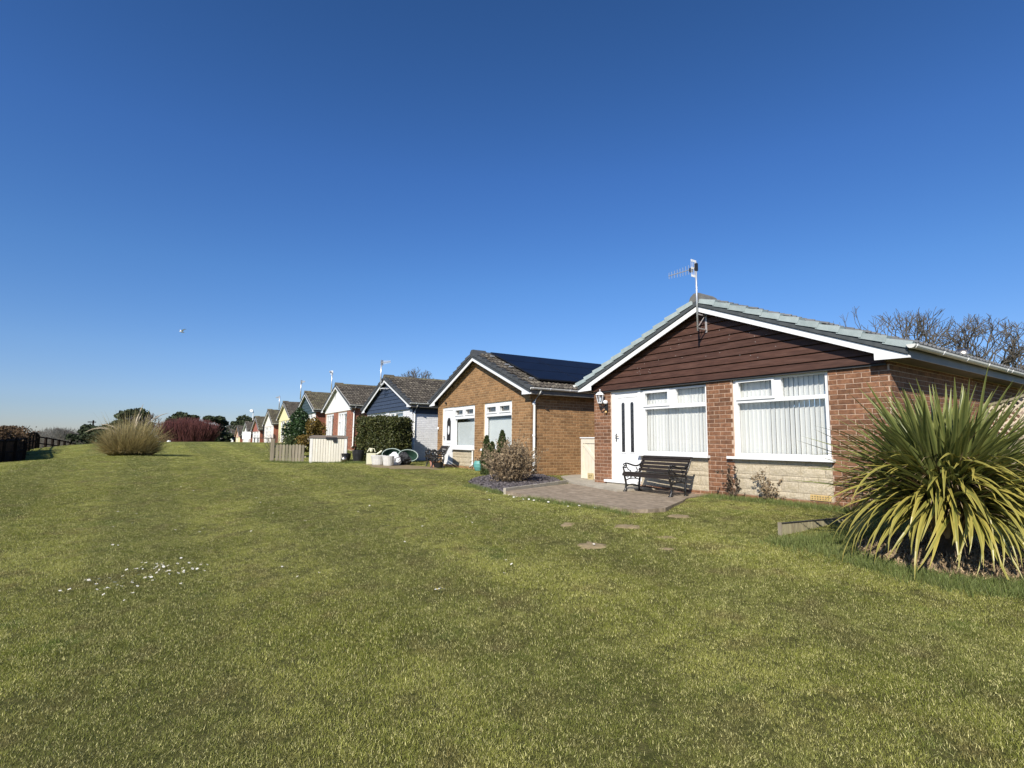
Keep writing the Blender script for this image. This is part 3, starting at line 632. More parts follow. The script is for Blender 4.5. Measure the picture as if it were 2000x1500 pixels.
def roof(root, depth, m_tile, m_verge, m_strip, m_barge, m_ridge, caps=True, soffit=None, fascia=None, front=-.19):
    soffit = soffit or MT['soffit']
    r = MB()
    for sg in (-1, 1):
        r.prism_y([(0, 3.53), (sg * 3.26, 3.53 - SL * 3.26), (sg * 3.26, 3.53 - SL * 3.26 - .09), (0, 3.44)][::sg], front + .003, depth)
    ro = r.build('roof', soffit, root)
    # covering sheets (real slope the tiles lie on)
    b = MB()
    for sg in (-1, 1):
        b.prism_y([(0, 3.56), (sg * 3.29, 3.56 - SL * 3.29), (sg * 3.29, 3.532 - SL * 3.29), (0, 3.532)][::sg], front + .02, depth + .02)
    b.build('roof_underlay', m_tile, ro)
    bb = MB()
    for sg in (-1, 1):
        t = lambda x: 3.42 - SL * x; q = lambda x: 3.325 - SL * x
        pts = [(0, t(0)), (sg * 3.28, t(3.28)), (sg * 3.29, t(3.28) - .03), (sg * 2.86, q(2.86) - .095), (sg * 2.86, q(2.86)), (0, q(0))]
        if sg > 0: pts = pts[::-1]
        m_ = MB(); m_.prism_y(pts, front - .022, front - .001); m_.build('bargeboard', m_barge, ro)
    for sg in (-1, 1):
        st = MB(); pts = [(0, 3.515), (sg * 3.27, 3.515 - SL * 3.27), (sg * 3.27, 3.43 - SL * 3.27), (0, 3.43)]
        st.prism_y(pts[::-1] if sg > 0 else pts, front - .045, front + .0); st.build('verge_strip', m_strip, ro)
    if caps:
        cm = MB(); Lc = .345
        cm.add([(0, -.058, .0), (Lc, -.066, .040), (Lc, .10, .036), (0, .10, .0), (0, -.058, -.078), (Lc, -.066, -.056), (0, -.04, -.078), (Lc, -.04, -.056), (Lc, .10, .005), (0, .10, -.012)],
               [(0, 1, 2, 3), (4, 5, 1, 0), (4, 6, 7, 5), (5, 7, 1), (7, 8, 2, 1), (0, 3, 9, 6), (0, 6, 4), (3, 2, 8, 9)])
        me = cm.mesh('verge_tile', m_verge); slope = 3.32 / math.cos(TH); k = 11; pitch = (slope - .12) / k
        for sg in (-1, 1):
            for i in range(k):
                s0 = .10 + i * pitch
                dn = Vector((sg * math.cos(TH), 0, -math.sin(TH))); nm = Vector((sg * math.sin(TH), 0, math.cos(TH)))
                Mx = Matrix((dn, Vector((0, 1, 0)), nm)).transposed().to_4x4()
                Mx.translation = Vector((sg * s0 * math.cos(TH), front, 3.575 - s0 * math.sin(TH))) + nm * rng.uniform(-.003, .003)
                if sg < 0:
                    Mx = Mx  # left-handed frame kept by mirroring below
                o = put('verge_tile', me, ro); 
                if sg > 0: o.matrix_basis = Mx
                else:
                    o.location = Mx.translation; o.rotation_euler = (0, -TH, 0)
                    o.scale = (-1, 1, 1)
    # ridge tiles
    rm = MB(); prof = [(-.165, -.075), (-.125, .015), (-.05, .07), (.05, .07), (.125, .015), (.165, -.075)]
    vs = [(x, 0, z) for x, z in prof] + [(x, .445, z) for x, z in prof] + [(x * .88, 0, z - .02) for x, z in prof]
    rm.add(vs, [(i, i + 1, i + 7, i + 6) for i in range(5)] + [(i + 12, i + 13, i + 1, i) for i in range(5)] + [(12, 13, 14, 15, 16, 17)])
    me = rm.mesh('ridge_tile', m_ridge)
    y = front - .03; k = 0
    while y < depth and k < 24:
        put('ridge_tile', me, ro, (0, y, (3.60 if k == 0 else 3.555) + rng.uniform(-.004, .004)), (0, rng.uniform(-.03, .03), 0)); y += .45; k += 1
    # side eaves
    for sg in (-1, 1):
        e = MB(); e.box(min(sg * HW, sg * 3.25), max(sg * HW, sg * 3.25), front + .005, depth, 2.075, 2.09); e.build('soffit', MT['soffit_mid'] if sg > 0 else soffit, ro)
        e = MB(); x0, x1 = sorted((sg * 3.25, sg * 3.268)); e.box(x0, x1, front + .002, depth, 2.06, 2.185); e.build('fascia', fascia or MT['fascia'], ro)
    return ro

def gutter(root, y0, y1, brackets, sg=1, z=2.225):
    g = MB(); n = 7; r = .052; cx = sg * 3.326
    outer = [(cx + r * math.cos(math.pi + math.pi * i / n), z + r * math.sin(math.pi + math.pi * i / n)) for i in range(n + 1)]
    inner = [(cx + (r - .006) * math.cos(math.pi + math.pi * i / n), z + (r - .006) * math.sin(math.pi + math.pi * i / n)) for i in range(n + 1)]
    ring = outer + inner[::-1]
    g.prism_y(ring, y0, y1); g.prism_y(outer, y0 - .006, y0)
    gt = g.build('gutter', MT['gutter'], root)
    bm = MB(); o2 = [(cx + (r + .008) * math.cos(math.pi + math.pi * i / n), z + (r + .008) * math.sin(math.pi + math.pi * i / n) + .004) for i in range(n + 1)]
    i2 = [(cx + r * math.cos(math.pi + math.pi * i / n), z + r * math.sin(math.pi + math.pi * i / n) + .004) for i in range(n + 1)]
    bm.prism_y(o2 + i2[::-1], 0, .035)
    me = bm.mesh('gutter_bracket', MT['white'])
    for b in brackets: put('gutter_bracket', me, gt, (0, b, 0))
    return gt

def gable_boards(root, m, z0, pitch, depth=.02, y=-.05, top=3.36, back=True, name='cladding_board'):
    g = MB(); g.prism_y([(-2.9, z0 + .01), (2.9, z0 + .01), (2.9, 2.2), (0, 3.40), (-2.9, 2.2)], -.03, -.001)
    gb = g.build('gable_cladding', m, root)
    z = z0
    while z < top:
        zt = min(z + pitch, top)
        lim = lambda zz: min(2.93, max(0.02, (3.45 - zz) / SL))
        a, b = lim(z), lim(zt)
        pts = [(-a, z + .004), (a, z + .004), (b, zt - .003), (-b, zt - .003)]
        o = MB(); vs = [(pts[0][0], y - .014, pts[0][1]), (pts[1][0], y - .014, pts[1][1]), (pts[2][0], y, pts[2][1] - .012), (pts[3][0], y, pts[3][1] - .012),
                        (pts[0][0], -.031, pts[0][1]), (pts[1][0], -.031, pts[1][1]), (pts[2][0], -.031, pts[2][1]), (pts[3][0], -.031, pts[3][1])]
        o.add(vs, [(0, 1, 2, 3), (4, 7, 6, 5), (0, 4, 5, 1), (1, 5, 6, 2), (2, 6, 7, 3), (3, 7, 4, 0)])
        o.build(name, m, gb); z += pitch
    return gb

def shell(root, openings, m_wall, depth, gable=True, m_gable=None, m_side=None):
    """outer walls, front wall with openings"""
    w = MB()
    xs = [-HW, HW] + [a for o in openings for a in o[:2]]; zs = [-.4, 2.085] + [a for o in openings for a in o[2:]]
    w.plate(xs, zs, lambda x, z: not any(o[0] < x < o[1] and o[2] < z < o[3] for o in openings), 0, .10)
    w.box(-HW, -HW + .1, .101, depth, -.4, 2.085); w.box(HW - .1, HW, .101, depth, -.4, 2.085); w.box(-HW, HW, depth - .1, depth + .001, -.4, 2.086)
    wall = w.build('wall', m_wall, root)
    if gable:
        g = MB(); g.prism_y([(-HW, 2.087), (HW, 2.087), (HW, 2.25), (0, 3.45), (-HW, 2.25)], .0, .1)
        g.build('gable', m_gable or m_wall, root)
    return wall

def stone_panel(root, x0, x1, z0, z1):
    p = MB(); p.box(x0, x1, .012, .09, z0, z1); pn = p.build('base_panel', MT['stone_joint'], root)
    z = z0; hs = [.10, .165, .085, .155, .12, .2]; i = 0
    while z < z1 - .03:
        h = min(hs[i % 6], z1 - z); 
        if z1 - z - h < .04: h = z1 - z
        x = x0; first = True
        while x < x1 - .02:
            L = rng.uniform(.22, .52); L = min(L, x1 - x)
            if x1 - x - L < .08: L = x1 - x
            b = MB(); a0, a1, c0, c1 = x + .003, x + L - .003, z + .003, z + h - .003
            nxg = 5; nzg = 3; vs = []; fs = []
            for jz in range(nzg + 1):
                for ix in range(nxg + 1):
                    edge = ix in (0, nxg) or jz in (0, nzg)
                    vs.append((a0 + (a1 - a0) * ix / nxg, (.004 if edge else rng.uniform(-.006, .001)), c0 + (c1 - c0) * jz / nzg))
            for jz in range(nzg):
                for ix in range(nxg):
                    k = jz * (nxg + 1) + ix; fs.append((k, k + 1, k + nxg + 2, k + nxg + 1))
            b.add(vs, fs); b.box(a0, a1, .0042, .0118, c0, c1)
            b.build('stone_block', MT['stone'], pn, smooth=False); x += L
        z += h; i += 1
    return pn

def downpipe(root, x_off=.06, ys=.09, ztop=2.19, zbot=.04, sg=1, wall_x=HW, swan=True):
    path = [(sg * 3.326, ys, ztop), (sg * 3.326, ys, ztop - .07), (sg * (wall_x + x_off), ys - .02, ztop - .30), (sg * (wall_x + x_off), ys - .02, zbot + .08), (sg * (wall_x + x_off) + .0, ys - .08, zbot)]
    p = MB(); p.tube(path, .034, 10); o = p.build('downpipe', MT['gutter'], root, smooth=True)
    for z in (ztop - .36, 1.0, .3):
        MB().tube([(sg * (wall_x + x_off), ys - .02, z - .025), (sg * (wall_x + x_off), ys - .02, z + .025)], .042, 10).build('pipe_collar', MT['white'], o)
    return o

# ---- house 1 : nearest
h1 = empty('bungalow', (3.569, 9.862, .594), frame_of(34.494),
           'nearest red brick bungalow with dark brown boarded gable and two vertical-blind windows', 'bungalow', 'row of gabled bungalows')
D1 = 9.0
ops1 = [(-2.44, -.0, .115, 2.06), (-1.60, 0.0, .115, 2.05), (.53, 2.135, .10, 2.06)]
ops1 = [(-2.44, -1.60, .115, 2.06), (-1.60, 0.0, -.02 + .07, 2.06), (.53, 2.135, .05, 2.06)]
w1 = shell(h1, ops1, MT['mortar_red'], D1, m_gable=MT['soffit'])
fr = []
fr += brick_slots(-HW + .0, -2.445, -.15, 2.06, .03) + brick_slots(.005, .525, -.15, 2.06, .05) + brick_slots(2.14, HW + .005, -.15, 2.06, .02)
fr += brick_slots(.005 + .52, 2.14, -.15, .045, .05) + brick_slots(-1.6, .005, -.15, .045, .05) + brick_slots(-2.445, -1.6, -.15, .03, .03)
sd = brick_slots(-.006, 6.0, -.15, 2.06, .1)
lay_bricks(w1, fr, sd, MT['brick_red'], 298)
gb = gable_boards(h1, MT['clad_brown'], 2.045, .130, y=-.058)
# pale filled nail holes on the boards
kn = MB()
for i in range(34):
    x = rng.uniform(-1.6, 1.5); z = rng.uniform(2.3, 3.2 - .38 * abs(x))
    kn.box(x - .006, x + .008, -.0735, -.0725, z, z + .006)
tag(kn.build('filled_nail_hole', MT['knot'], h1), kind='stuff')
MB().box(-2.93, 2.93, -.045, -.002, 2.015, 2.044).build('cladding_trim', MT['soffit'], h1)
ro1 = roof(h1, D1, MT['tile_grey'], MT['verge_grey'], MT['verge_dark'], MT['white'], MT['ridge'])
lay_tiles(ro1, MT['tile_grey'], -.18, 6.5, 1, as_parts=False)
gutter(h1, -.28, D1 - .3, [-.22, .74, 1.71, 2.69, 3.69, 3.95, 4.9, 5.9], 1)
gutter(h1, -.28, D1 - .3, [.4, 1.4], -1)
# windows of house 1
window(h1, -1.585, 0, .69, 1.985, [(-1.49, -.885, 1.67, 1.93), (-.715, -.045, 1.665, 1.955), (-1.50, -.04, .74, 1.59)], sash=(0,), blind='vertical', sill=(.05, .05))
window(h1, .53, 2.13, .69, 2.03, [(.625, 1.255, 1.685, 1.97), (1.39, 2.08, 1.67, 1.985), (.60, 2.07, .745, 1.605)], sash=(0,), blind='vertical', sill=(.10, .06))
for a, b in ((-1.60, 0.0), (.53, 2.135)):
    MB().box(a, b, .02, .09, 2.0 if a < 0 else 2.035, 2.058).build('head_trim', MT['fascia'], h1)
    stone_panel(h1, a + .002, b - .002, .052, .64)
# air brick at the foot of the right panel
ab = MB(); ab.box(1.80, 2.10, -.018, .0, .062, .145)
for i in range(7):
    for j in range(2): ab.box(1.82 + i * .039, 1.842 + i * .039, -.0195, -.018, .075 + j * .033, .095 + j * .033, 1)
ab.build('air_brick', [MT['vent'], MT['soil']], h1)
# door
dr = MB(); dr.plate([-2.44, -2.345, -1.68, -1.60], [.115, .165, 1.96, 2.06], lambda x, z: not (-2.345 < x < -1.68 and .165 < z < 1.96), .02, .09)
dfr = dr.build('door_frame', MT['white'], h1)
dl = MB(); dl.box(-2.343, -1.682, .035, .075, .167, 1.958); door = dl.build('door', MT['white'], h1)
def arch(x0, x1, z0, z1, n=8):
    cx, r = (x0 + x1) / 2, (x1 - x0) / 2
    return [(x0, z0), (x1, z0)] + [(cx + r * math.cos(math.pi * i / n), z1 - r + r * math.sin(math.pi * i / n)) for i in range(n + 1)]
for x0, x1 in ((-2.14, -2.055), (-1.885, -1.80)):
    MB().prism_y(arch(x0 - .035, x1 + .035, .68, 1.80), .024, .0345).build('door_light_moulding', MT['white'], door)
    MB().prism_y(arch(x0, x1, .71, 1.765), .018, .0235).build('door_light', MT['dark_glass'], door)
for z in (.345, .52):
    b = MB(); b.tube([(-2.19, .034, z), (-1.78, .034, z)], .008, 6); b.build('door_moulding', MT['white'], door)
b = MB(); b.tube([(-2.25, .034, 1.875), (-1.70, .034, 1.875)], .010, 6); b.tube([(-2.25, .034, 1.90), (-1.70, .034, 1.90)], .006, 6); b.build('door_moulding', MT['white'], door)
for sx in (-2.24, -1.74):
    b = MB(); b.tube([(sx, .034, .24), (sx, .034, .6)], .006, 6); b.build('door_moulding', MT['white'], door)
hd = MB(); hd.box(-2.325, -2.295, .022, .034, .93, 1.10); hd.tube([(-2.31, .02, 1.05), (-2.31, -.02, 1.05), (-2.20, -.025, 1.04)], .009, 8); hd.build('handle', MT['chrome'], door, smooth=False)
st = MB(); st.box(-2.56, -1.605, -.12, .02, .06, .112); st.build('door_step', MT['white'], h1)
st = MB(); st.box(-2.50, -1.62, -.09, .0, -.15, .058); st.build('step_base', MT['concrete_light'], h1)

def at(h, x, y, z=0.0):
    a = h.rotation_euler[2]; c, s_ = math.cos(a), math.sin(a)
    return Vector((h.location.x + x * c - y * s_, h.location.y + x * s_ + y * c, h.location.z + z))

# wall lantern
ln = empty('wall_lantern', at(h1, -2.60, -.006, 1.72), h1.rotation_euler[2], 'white coach lantern on the brick beside the white front door', 'wall lamp')
b = MB(); b.lathe([(.0, .30), (.012, .345), (.012, .36), (.0, .365)], 10, c=(-.04, -.13, 0)); b.lathe([(.105, .235), (.10, .245), (.045, .30), (.0, .315)], 6, c=(-.04, -.13, 0)); b.build('lamp_roof', MT['white'], ln)
b = MB()
for k in range(6):
    a = math.pi / 3 * k; b.tube([(-.04 + .05 * math.cos(a), -.13 + .05 * math.sin(a), .07), (-.04 + .085 * math.cos(a), -.13 + .085 * math.sin(a), .235)], .006, 5)
b.lathe([(.0, .04), (.05, .05), (.055, .07), (.0, .072)], 6, c=(-.04, -.13, 0)); b.build('lamp_cage', MT['white'], ln)
b = MB(); b.lathe([(.045, .074), (.076, .232)], 6, c=(-.04, -.13, 0)); b.build('lamp_shade', MT['lamp_glass'], ln)
b = MB(); b.lathe([(.018, .08), (.024, .11), (.024, .17), (.01, .2)], 8, c=(-.04, -.13, 0)); b.build('bulb', MT['frost'], ln, smooth=True)
b = MB(); b.tube([(-.04, -.13, .04), (-.04, -.13, -.02), (-.02, -.10, -.055), (.02, -.05, -.05), (.04, -.015, -.03)], .013, 8); b.lathe([(.0, -.03), (.04, -.025), (.05, 0), (.04, .03), (.0, .035)], 10, c=(-.0, -.045, .06)); b.build('bracket', MT['black'], ln, smooth=True)
b = MB(); b.box(.01, .08, -.03, 0, -.13, .04); b.build('backplate', MT['black'], ln)
b = MB(); b.lathe([(.0, -.17), (.02, -.165), (.026, -.145), (.02, -.12), (0, -.115)], 10, c=(.045, -.035, 0)); b.build('sensor', MT['amber'], ln, smooth=True)
b = MB(); b.lathe([(.0, .03), (.045, .04), (.055, .075), (.045, .11), (0, .12)], 10, c=(.045, -.05, 0)); b.build('photocell', MT['white'], ln, smooth=True)

# aerials
def aerial(h, x, y, z0, z1, s=1.0, heading=0.0, label='', full=True, thick=1.0):
    a = empty('tv_aerial', at(h, x, y, z0), h.rotation_euler[2] + heading, label, 'tv aerial', 'rooftop television aerials')
    H = z1 - z0
    MB().tube([(0, 0, 0), (0, 0, H)], .017 * thick, 8).build('mast', MT['alu'], a, smooth=True)
    b = MB(); b.box(-.02, .03, -.02, .02, H - .16, H - .02); b.build('clamp', MT['black'], a)
    L = .62 * s; zc = H - .10
    sl = .0
    b = MB(); b.tube([(0.02, 0, zc), (-L, 0, zc - L * sl)], .008 * thick, 6); b.build('boom', MT['alu'], a)
    el = MB().tube([(0, 0, -.09), (0, 0, .09)], .005 * thick, 5).mesh('element', MT['alu'])
    nel = 8
    for i in range(nel):
        px = -.16 * s - (L - .17 * s) * i / (nel - 1); put('element', el, a, (px, 0, zc + px * sl), None, (1, 1, (1.0 - .35 * i / nel) * s))
    if full:
        r = MB(); w_, h_ = .075, .165
        for q in ((-h_, -h_ + .045), (h_ - .045, h_), (-.02, .02)):
            r.box(-.05, -.046, -w_, w_, zc + q[0], zc + q[1])
        for yy in (-w_, -.028, .016, w_ - .012): r.box(-.052, -.0505, yy, yy + .012, zc - h_, zc + h_)
        r.build('reflector', MT['white'], a)
        b = MB(); b.box(-.13, -.09, -.025, .025, zc - .055, zc + .02); b.build('balun', MT['black'], a)
    else:
        b = MB(); b.box(-.05, -.04, -.07, .07, zc - .12, zc + .12); b.build('reflector', MT['alu'], a)
    return a
ae = aerial(h1, .105, -.34, 2.93, 4.20, 1.0, 0.0, 'tall white-masted aerial bracketed to the dark brown gable peak')
# wall bracket of aerial
br = MB(); ca, sa = math.cos(R(30)), math.sin(R(30))
brk = MB()
for zz in (.05, .31):
    brk.box(-.02, .0, 0, .27, zz - .01, zz + .012)
brk.box(-.03, .01, .262, .268, .0, .36); brk.tube([(-.01, .25, .32), (-.01, .02, .07)], .008, 6)
bo = brk.build('wall_bracket', MT['galv'], ae, (0, 0, 0), (0, 0, 0))

# steel flue cowl behind roof
fl = MB(); fl.lathe([(.05, -.35), (.05, -.02), (.10, 0), (.155, .05), (.165, .11), (.13, .18), (.06, .22), (0, .235)], 20)
for k in range(12):
    a = math.pi * 2 * k / 12
    fl.tube([(.13 * math.cos(a), .13 * math.sin(a), .03), (.172 * math.cos(a + .2), .172 * math.sin(a + .2), .10), (.12 * math.cos(a + .4), .12 * math.sin(a + .4), .19)], .006, 4)
fo = fl.build('roof_ventilator', MT['chrome'], None, (9.55, 11.3, 3.32), smooth=True)
tag(fo, 'round steel spinning cowl above the white gutter of the nearest bungalow', 'roof vent')

# ---- house 2 : tan brick with solar panels
h2 = empty('bungalow', (-1.064, 16.71, .667), frame_of(31.69), 'tan brick bungalow with solar panels, second in the row, white front door', 'bungalow', 'row of gabled bungalows')
D2 = 9.0
ops2 = [(-2.58, -.17, .02, 1.975), (.43, 2.03, .02, 1.975)]
ops2 = [(-2.58, -1.72, .05, 1.975), (-1.72, -.17, .04, 1.975), (.43, 2.03, .04, 1.975)]
w2 = shell(h2, ops2, MT['mortar_tan'], D2, m_gable=MT['mortar_tan'])
under = lambda x, z: z < 3.40 - SL * abs(x)
def in_open2(x, z): return any(o[0] - .02 < x < o[1] + .02 and o[2] < z < o[3] for o in ops2)
side2 = brick_slots(-.006, 5.0, -.15, 2.06, .07)
side2.sort(key=lambda s: s[0])
front2 = []
for a, b in ((-HW, -2.585), (-.165, .425), (2.035, HW + .004)): front2 += brick_slots(a, b, -.15, 1.975, .04)
front2 += brick_slots(-HW, HW + .004, 1.98, 3.36, .04, keep=under) + brick_slots(-2.585, -.165, -.15, .035, .04) + brick_slots(.425, 2.035, -.15, .035, .04)
lay_bricks(w2, [], side2[:298], MT['brick_tan'], 298)
_save = MB()
lay_bricks(w2, front2, side2[298:], MT['brick_tan'], 0)
# front door + window
dr = MB(); dr.plate([-2.58, -2.50, -1.80, -1.72], [.05, .12, 1.88, 1.975], lambda x, z: not (-2.50 < x < -1.80 and .12 < z < 1.88), .02, .09); dr.build('door_frame', MT['white'], h2)
dl = MB(); dl.box(-2.498, -1.802, .035, .075, .122, 1.878); door2 = dl.build('door', MT['white'], h2)
MB().prism_y([(-2.25, .86), (-1.97, .86), (-1.97, 1.5), (-2.05, 1.62), (-2.17, 1.62), (-2.25, 1.5)], .024, .0345).build('door_light', MT['dark_glass'], door2)
b = MB(); b.prism_y([(-2.11 + .065 * math.cos(k * math.pi / 8), 1.20 + .15 * math.sin(k * math.pi / 8)) for k in range(16)], .019, .0235); b.build('oval_inset', MT['frost'], door2)
b = MB(); b.tube([(-2.26, .033, .76), (-1.94, .033, .76)], .008, 6); b.build('door_moulding', MT['white'], door2)
hd = MB(); hd.box(-2.475, -2.45, .02, .034, .85, 1.02); hd.tube([(-2.46, .02, .98), (-2.46, -.02, .98), (-2.36, -.022, .975)], .008, 6); hd.build('handle', MT['chrome'], door2)
window(h2, -1.72, -.17, .60, 1.975, [(-1.60, -1.03, 1.69, 1.86), (-.86, -.29, 1.69, 1.86), (-1.62, -.24, .70, 1.56)], sash=(0, 1), blind='roller', bz=1.46, sill=(-.0, .03))
window(h2, .43, 2.03, .60, 1.975, [(.56, 1.13, 1.69, 1.86), (1.33, 1.90, 1.69, 1.86), (.53, 1.97, .70, 1.57)], sash=(0, 1), blind='roller', bz=1.50, sill=(.06, .03))
MB().box(-1.70, -.19, .12, .125, 1.62, 1.95).build('net_screen', MT['fascia'], h2); MB().box(.45, 2.01, .12, .125, 1.62, 1.95).build('net_screen', MT['fascia'], h2)
stone_panel(h2, -1.718, -.172, .045, .55); stone_panel(h2, .432, 2.028, .045, .55)
ro2 = roof(h2, D2, MT['tile_brown'], MT['verge_slate'], MT['verge_slate'], MT['white'], MT['verge_slate'])
lay_tiles(ro2, MT['tile_brown'], -.18, 8.5, 1, as_parts=True, limit=290)
gutter(h2, -.24, D2 - .3, [-.2, .35, 1.0, 1.65, 2.3, 3.2, 4.1], 1); gutter(h2, -.24, D2 - .3, [0, 1.0], -1)
downpipe(h2)
vp = MB(); vp.tube([(-.19, -.03, .57), (-.19, -.05, .50), (-.19, -.05, .12), (-.24, -.12, .02)], .028, 8); vp.build('waste_pipe', MT['gutter'], h2, smooth=True)
for x in (.36,):
    MB().box(.345, .425, -.06, -.004, .575, .615).build('meter_cap', MT['white'], h2)
b = MB(); b.lathe([(.0, -.03), (.035, -.02), (.04, .02), (.0, .04)], 10, c=(-2.25, -.045, 2.13)); b.build('floodlight', MT['black'], h2, smooth=True)
b = MB(); b.lathe([(.0, -.05), (.03, -.04), (.03, .04), (.0, .05)], 10, c=(-2.86, -.035, 1.27)); b.build('doorbell', MT['white'], h2, smooth=True)
# solar array
sp = empty('solar_array', at(h2, 0, 0, 0), h2.rotation_euler[2], 'dark blue solar panel array on the right slope of the tan brick bungalow', 'solar panels')
pm = MB(); pw, ph = 1.50, .95
pm.box(0, pw, 0, ph, 0, .035); pf_ = pm.mesh('panel_frame', MT['panel_frame'])
pc = MB().box(.014, pw - .014, .014, ph - .014, .0352, .038).mesh('cells', MT['panel'])
dn = Vector((math.cos(TH), 0, -math.sin(TH))); nm = Vector((math.sin(TH), 0, math.cos(TH)))
for c in range(5):
    for r in range(3):
        Mx = Matrix((Vector((0, 1, 0)), dn, nm)).transposed().to_4x4()
        s0 = .22 + r * (ph + .02)
        Mx.translation = Vector((s0 * math.cos(TH), .30 + c * (pw + .02), 3.58 - s0 * math.sin(TH))) + nm * .085
        o = put('panel', pf_, sp); o.matrix_basis = Mx
        put('cells', pc, o)
for s0 in (.5, 1.45, 1.7, 2.85):
    m_ = MB(); p = Vector((s0 * math.cos(TH), 0, 3.58 - s0 * math.sin(TH)))
    m_.box(p.x - .02, p.x + .02, .17, 7.8, p.z + .04, p.z + .07); m_.build('mounting_rail', MT['alu'], sp)

# ---- house 3 : white brick, navy gable
def place_house(i, loc, label, yaw=31.8): return empty('bungalow', loc, frame_of(yaw), label, 'bungalow', 'row of gabled bungalows')
h3 = place_house(3, (-5.53, 24.02, .76), 'white painted brick bungalow with navy boarded gable, behind the clipped hedge')
ops3 = [(-2.45, -.2, .1, 1.99), (.25, 1.95, .6, 1.99)]
w3 = shell(h3, ops3, MT['mortar_white'], 9.0, m_gable=MT['soffit'])
f3 = []
for a, b in ((-HW, -2.455), (-.195, .245), (1.955, HW + .004)): f3 += brick_slots(a, b, .9, 1.99, .04)
lay_bricks(w3, f3, sorted(brick_slots(.005, 4.4, -.1, 2.06, .07), key=lambda s: s[0]), MT['brick_white'], 290)
gable_boards(h3, MT['clad_navy'], 2.0, .165, y=-.05)
window(h3, -2.45, -.2, .1, 1.99, [(-2.35, -1.85, .2, 1.88), (-1.72, -1.3, 1.6, 1.88), (-1.2, -.3, .7, 1.88)], blind='roller', bz=1.9)
window(h3, .25, 1.95, .6, 1.99, [(.35, .80, 1.60, 1.88), (.95, 1.85, .7, 1.90), (.35, .80, .7, 1.5)], blind='roller', bz=1.9)
ro3 = roof(h3, 9.0, MT['tile_brown'], MT['verge_slate'], MT['verge_slate'], MT['white'], MT['tile_green'])
lay_tiles(ro3, MT['tile_brown'], -.18, 8.7, 1, True, 298)
gutter(h3, -.24, 8.7, [0, 1, 2, 3], 1); downpipe(h3)
MB().box(HW, HW + .02, .0, 4.6, 1.82, 2.07).build('side_frieze', MT['clad_navy'], h3)
b = MB(); b.box(-.02, .03, -.35, -.02, 3.02, 3.04); b.box(.28, .31, -.35, -.02, 3.02, 3.04); b.box(-.02, .31, -.36, -.34, 3.01, 3.04); b.box(-.02, .31, -.36, -.34, 3.2, 3.23); b.build('aerial_bracket', MT['white'], h3)
# ---- house 4
h4 = place_house(4, (-9.87, 30.6, 1.09), 'red brick bungalow with plain white gable and tall white windows beside the navy-gabled one')
ops4 = [(-2.75, 1.95, .12, 1.94)]
w4 = shell(h4, [(-2.75, -.9, .12, 1.94), (.1, 1.95, .12, 1.94)], MT['mortar_red'], 9.0, m_gable=MT['render_white'])
f4 = brick_slots(1.955, HW + .004, -.1, 1.99, .04) + brick_slots(-HW, -2.755, -.1, 1.99, .04) + brick_slots(-.895, .095, -.1, 1.99, .04)
lay_bricks(w4, f4, sorted(brick_slots(.005, 3.5, -.1, 2.06, .07), key=lambda s: s[0]), MT['brick_orange'], 290)
g = MB(); g.prism_y([(-2.93, 1.99), (2.93, 1.99), (2.93, 2.19), (0, 3.38), (-2.93, 2.19)], -.035, -.001); g.build('gable_board', MT['render_white'], h4)
window(h4, -2.75, -.9, .12, 1.94, [(-2.62, -2.25, .30, 1.84), (-2.12, -1.75, .30, 1.5), (-2.12, -1.75, 1.6, 1.84), (-1.6, -1.0, .30, 1.84)], blind=None)
window(h4, .1, 1.95, .12, 1.94, [(.2, .55, .25, 1.4), (.2, .55, 1.55, 1.84), (.72, 1.05, .25, 1.84), (1.2, 1.85, .25, 1.84)], blind='roller', bz=1.9)
ro4 = roof(h4, 9.0, MT['tile_brown'], MT['white_dirty'], MT['verge_slate'], MT['white'], MT['tile_green'], caps=False, soffit=MT['soffit_light'])
lay_tiles(ro4, MT['tile_brown'], -.18, 8.0, 1, True, 290)
gutter(h4, -.24, 8.7, [0, 1.5, 3], 1); downpipe(h4)
rl = MB(); rl.tube([(2.2, -1.2, .50), (3.6, -1.0, .42), (5.0, -.8, .30)], .035, 8)
for x in (2.4, 3.6, 4.8): rl.tube([(x, -1.05, -.3), (x, -1.05, .45)], .03, 8)
rl.build('handrail', MT['white'], h4)

def simple_house(loc, label, wall, gable, side, tile, barge=None, windows=(), gable_boarded=False, soffit=None, door=True, parts=False):
    h = place_house(0, loc, label)
    w = shell(h, [w_[:4] for w_ in windows], wall, 9.0, m_gable=gable)
    if side is not wall:
        MB().box(HW + .001, HW + .012, .0, 8.9, -.4, 2.07).build('side_wall', side, h)
    if gable_boarded: gable_boards(h, gable, 2.0, .2, y=-.045)
    else:
        g = MB(); g.prism_y([(-2.93, 1.99), (2.93, 1.99), (2.93, 2.19), (0, 3.38), (-2.93, 2.19)], -.025, -.001); g.build('gable_board', gable, h)
    r = roof(h, 9.0, tile, MT['verge_slate'], MT['verge_slate'], barge or MT['white_dirty'], tile, caps=False, soffit=soffit or MT['soffit_light'])
    lay_tiles(r, tile, -.18, 7.6, 1, parts, 290)
    gutter(h, -.24, 8.7, [0, 2, 4], 1)
    for w_ in windows:
        x0, x1, z0, z1 = w_
        mid = (x0 + x1) / 2
        window(h, x0, x1, z0, z1, [(x0 + .07, mid - .04, z0 + .07, z1 - .4), (mid + .04, x1 - .07, z0 + .07, z1 - .4), (x0 + .07, mid - .04, z1 - .32, z1 - .07), (mid + .04, x1 - .07, z1 - .32, z1 - .07)])
    return h
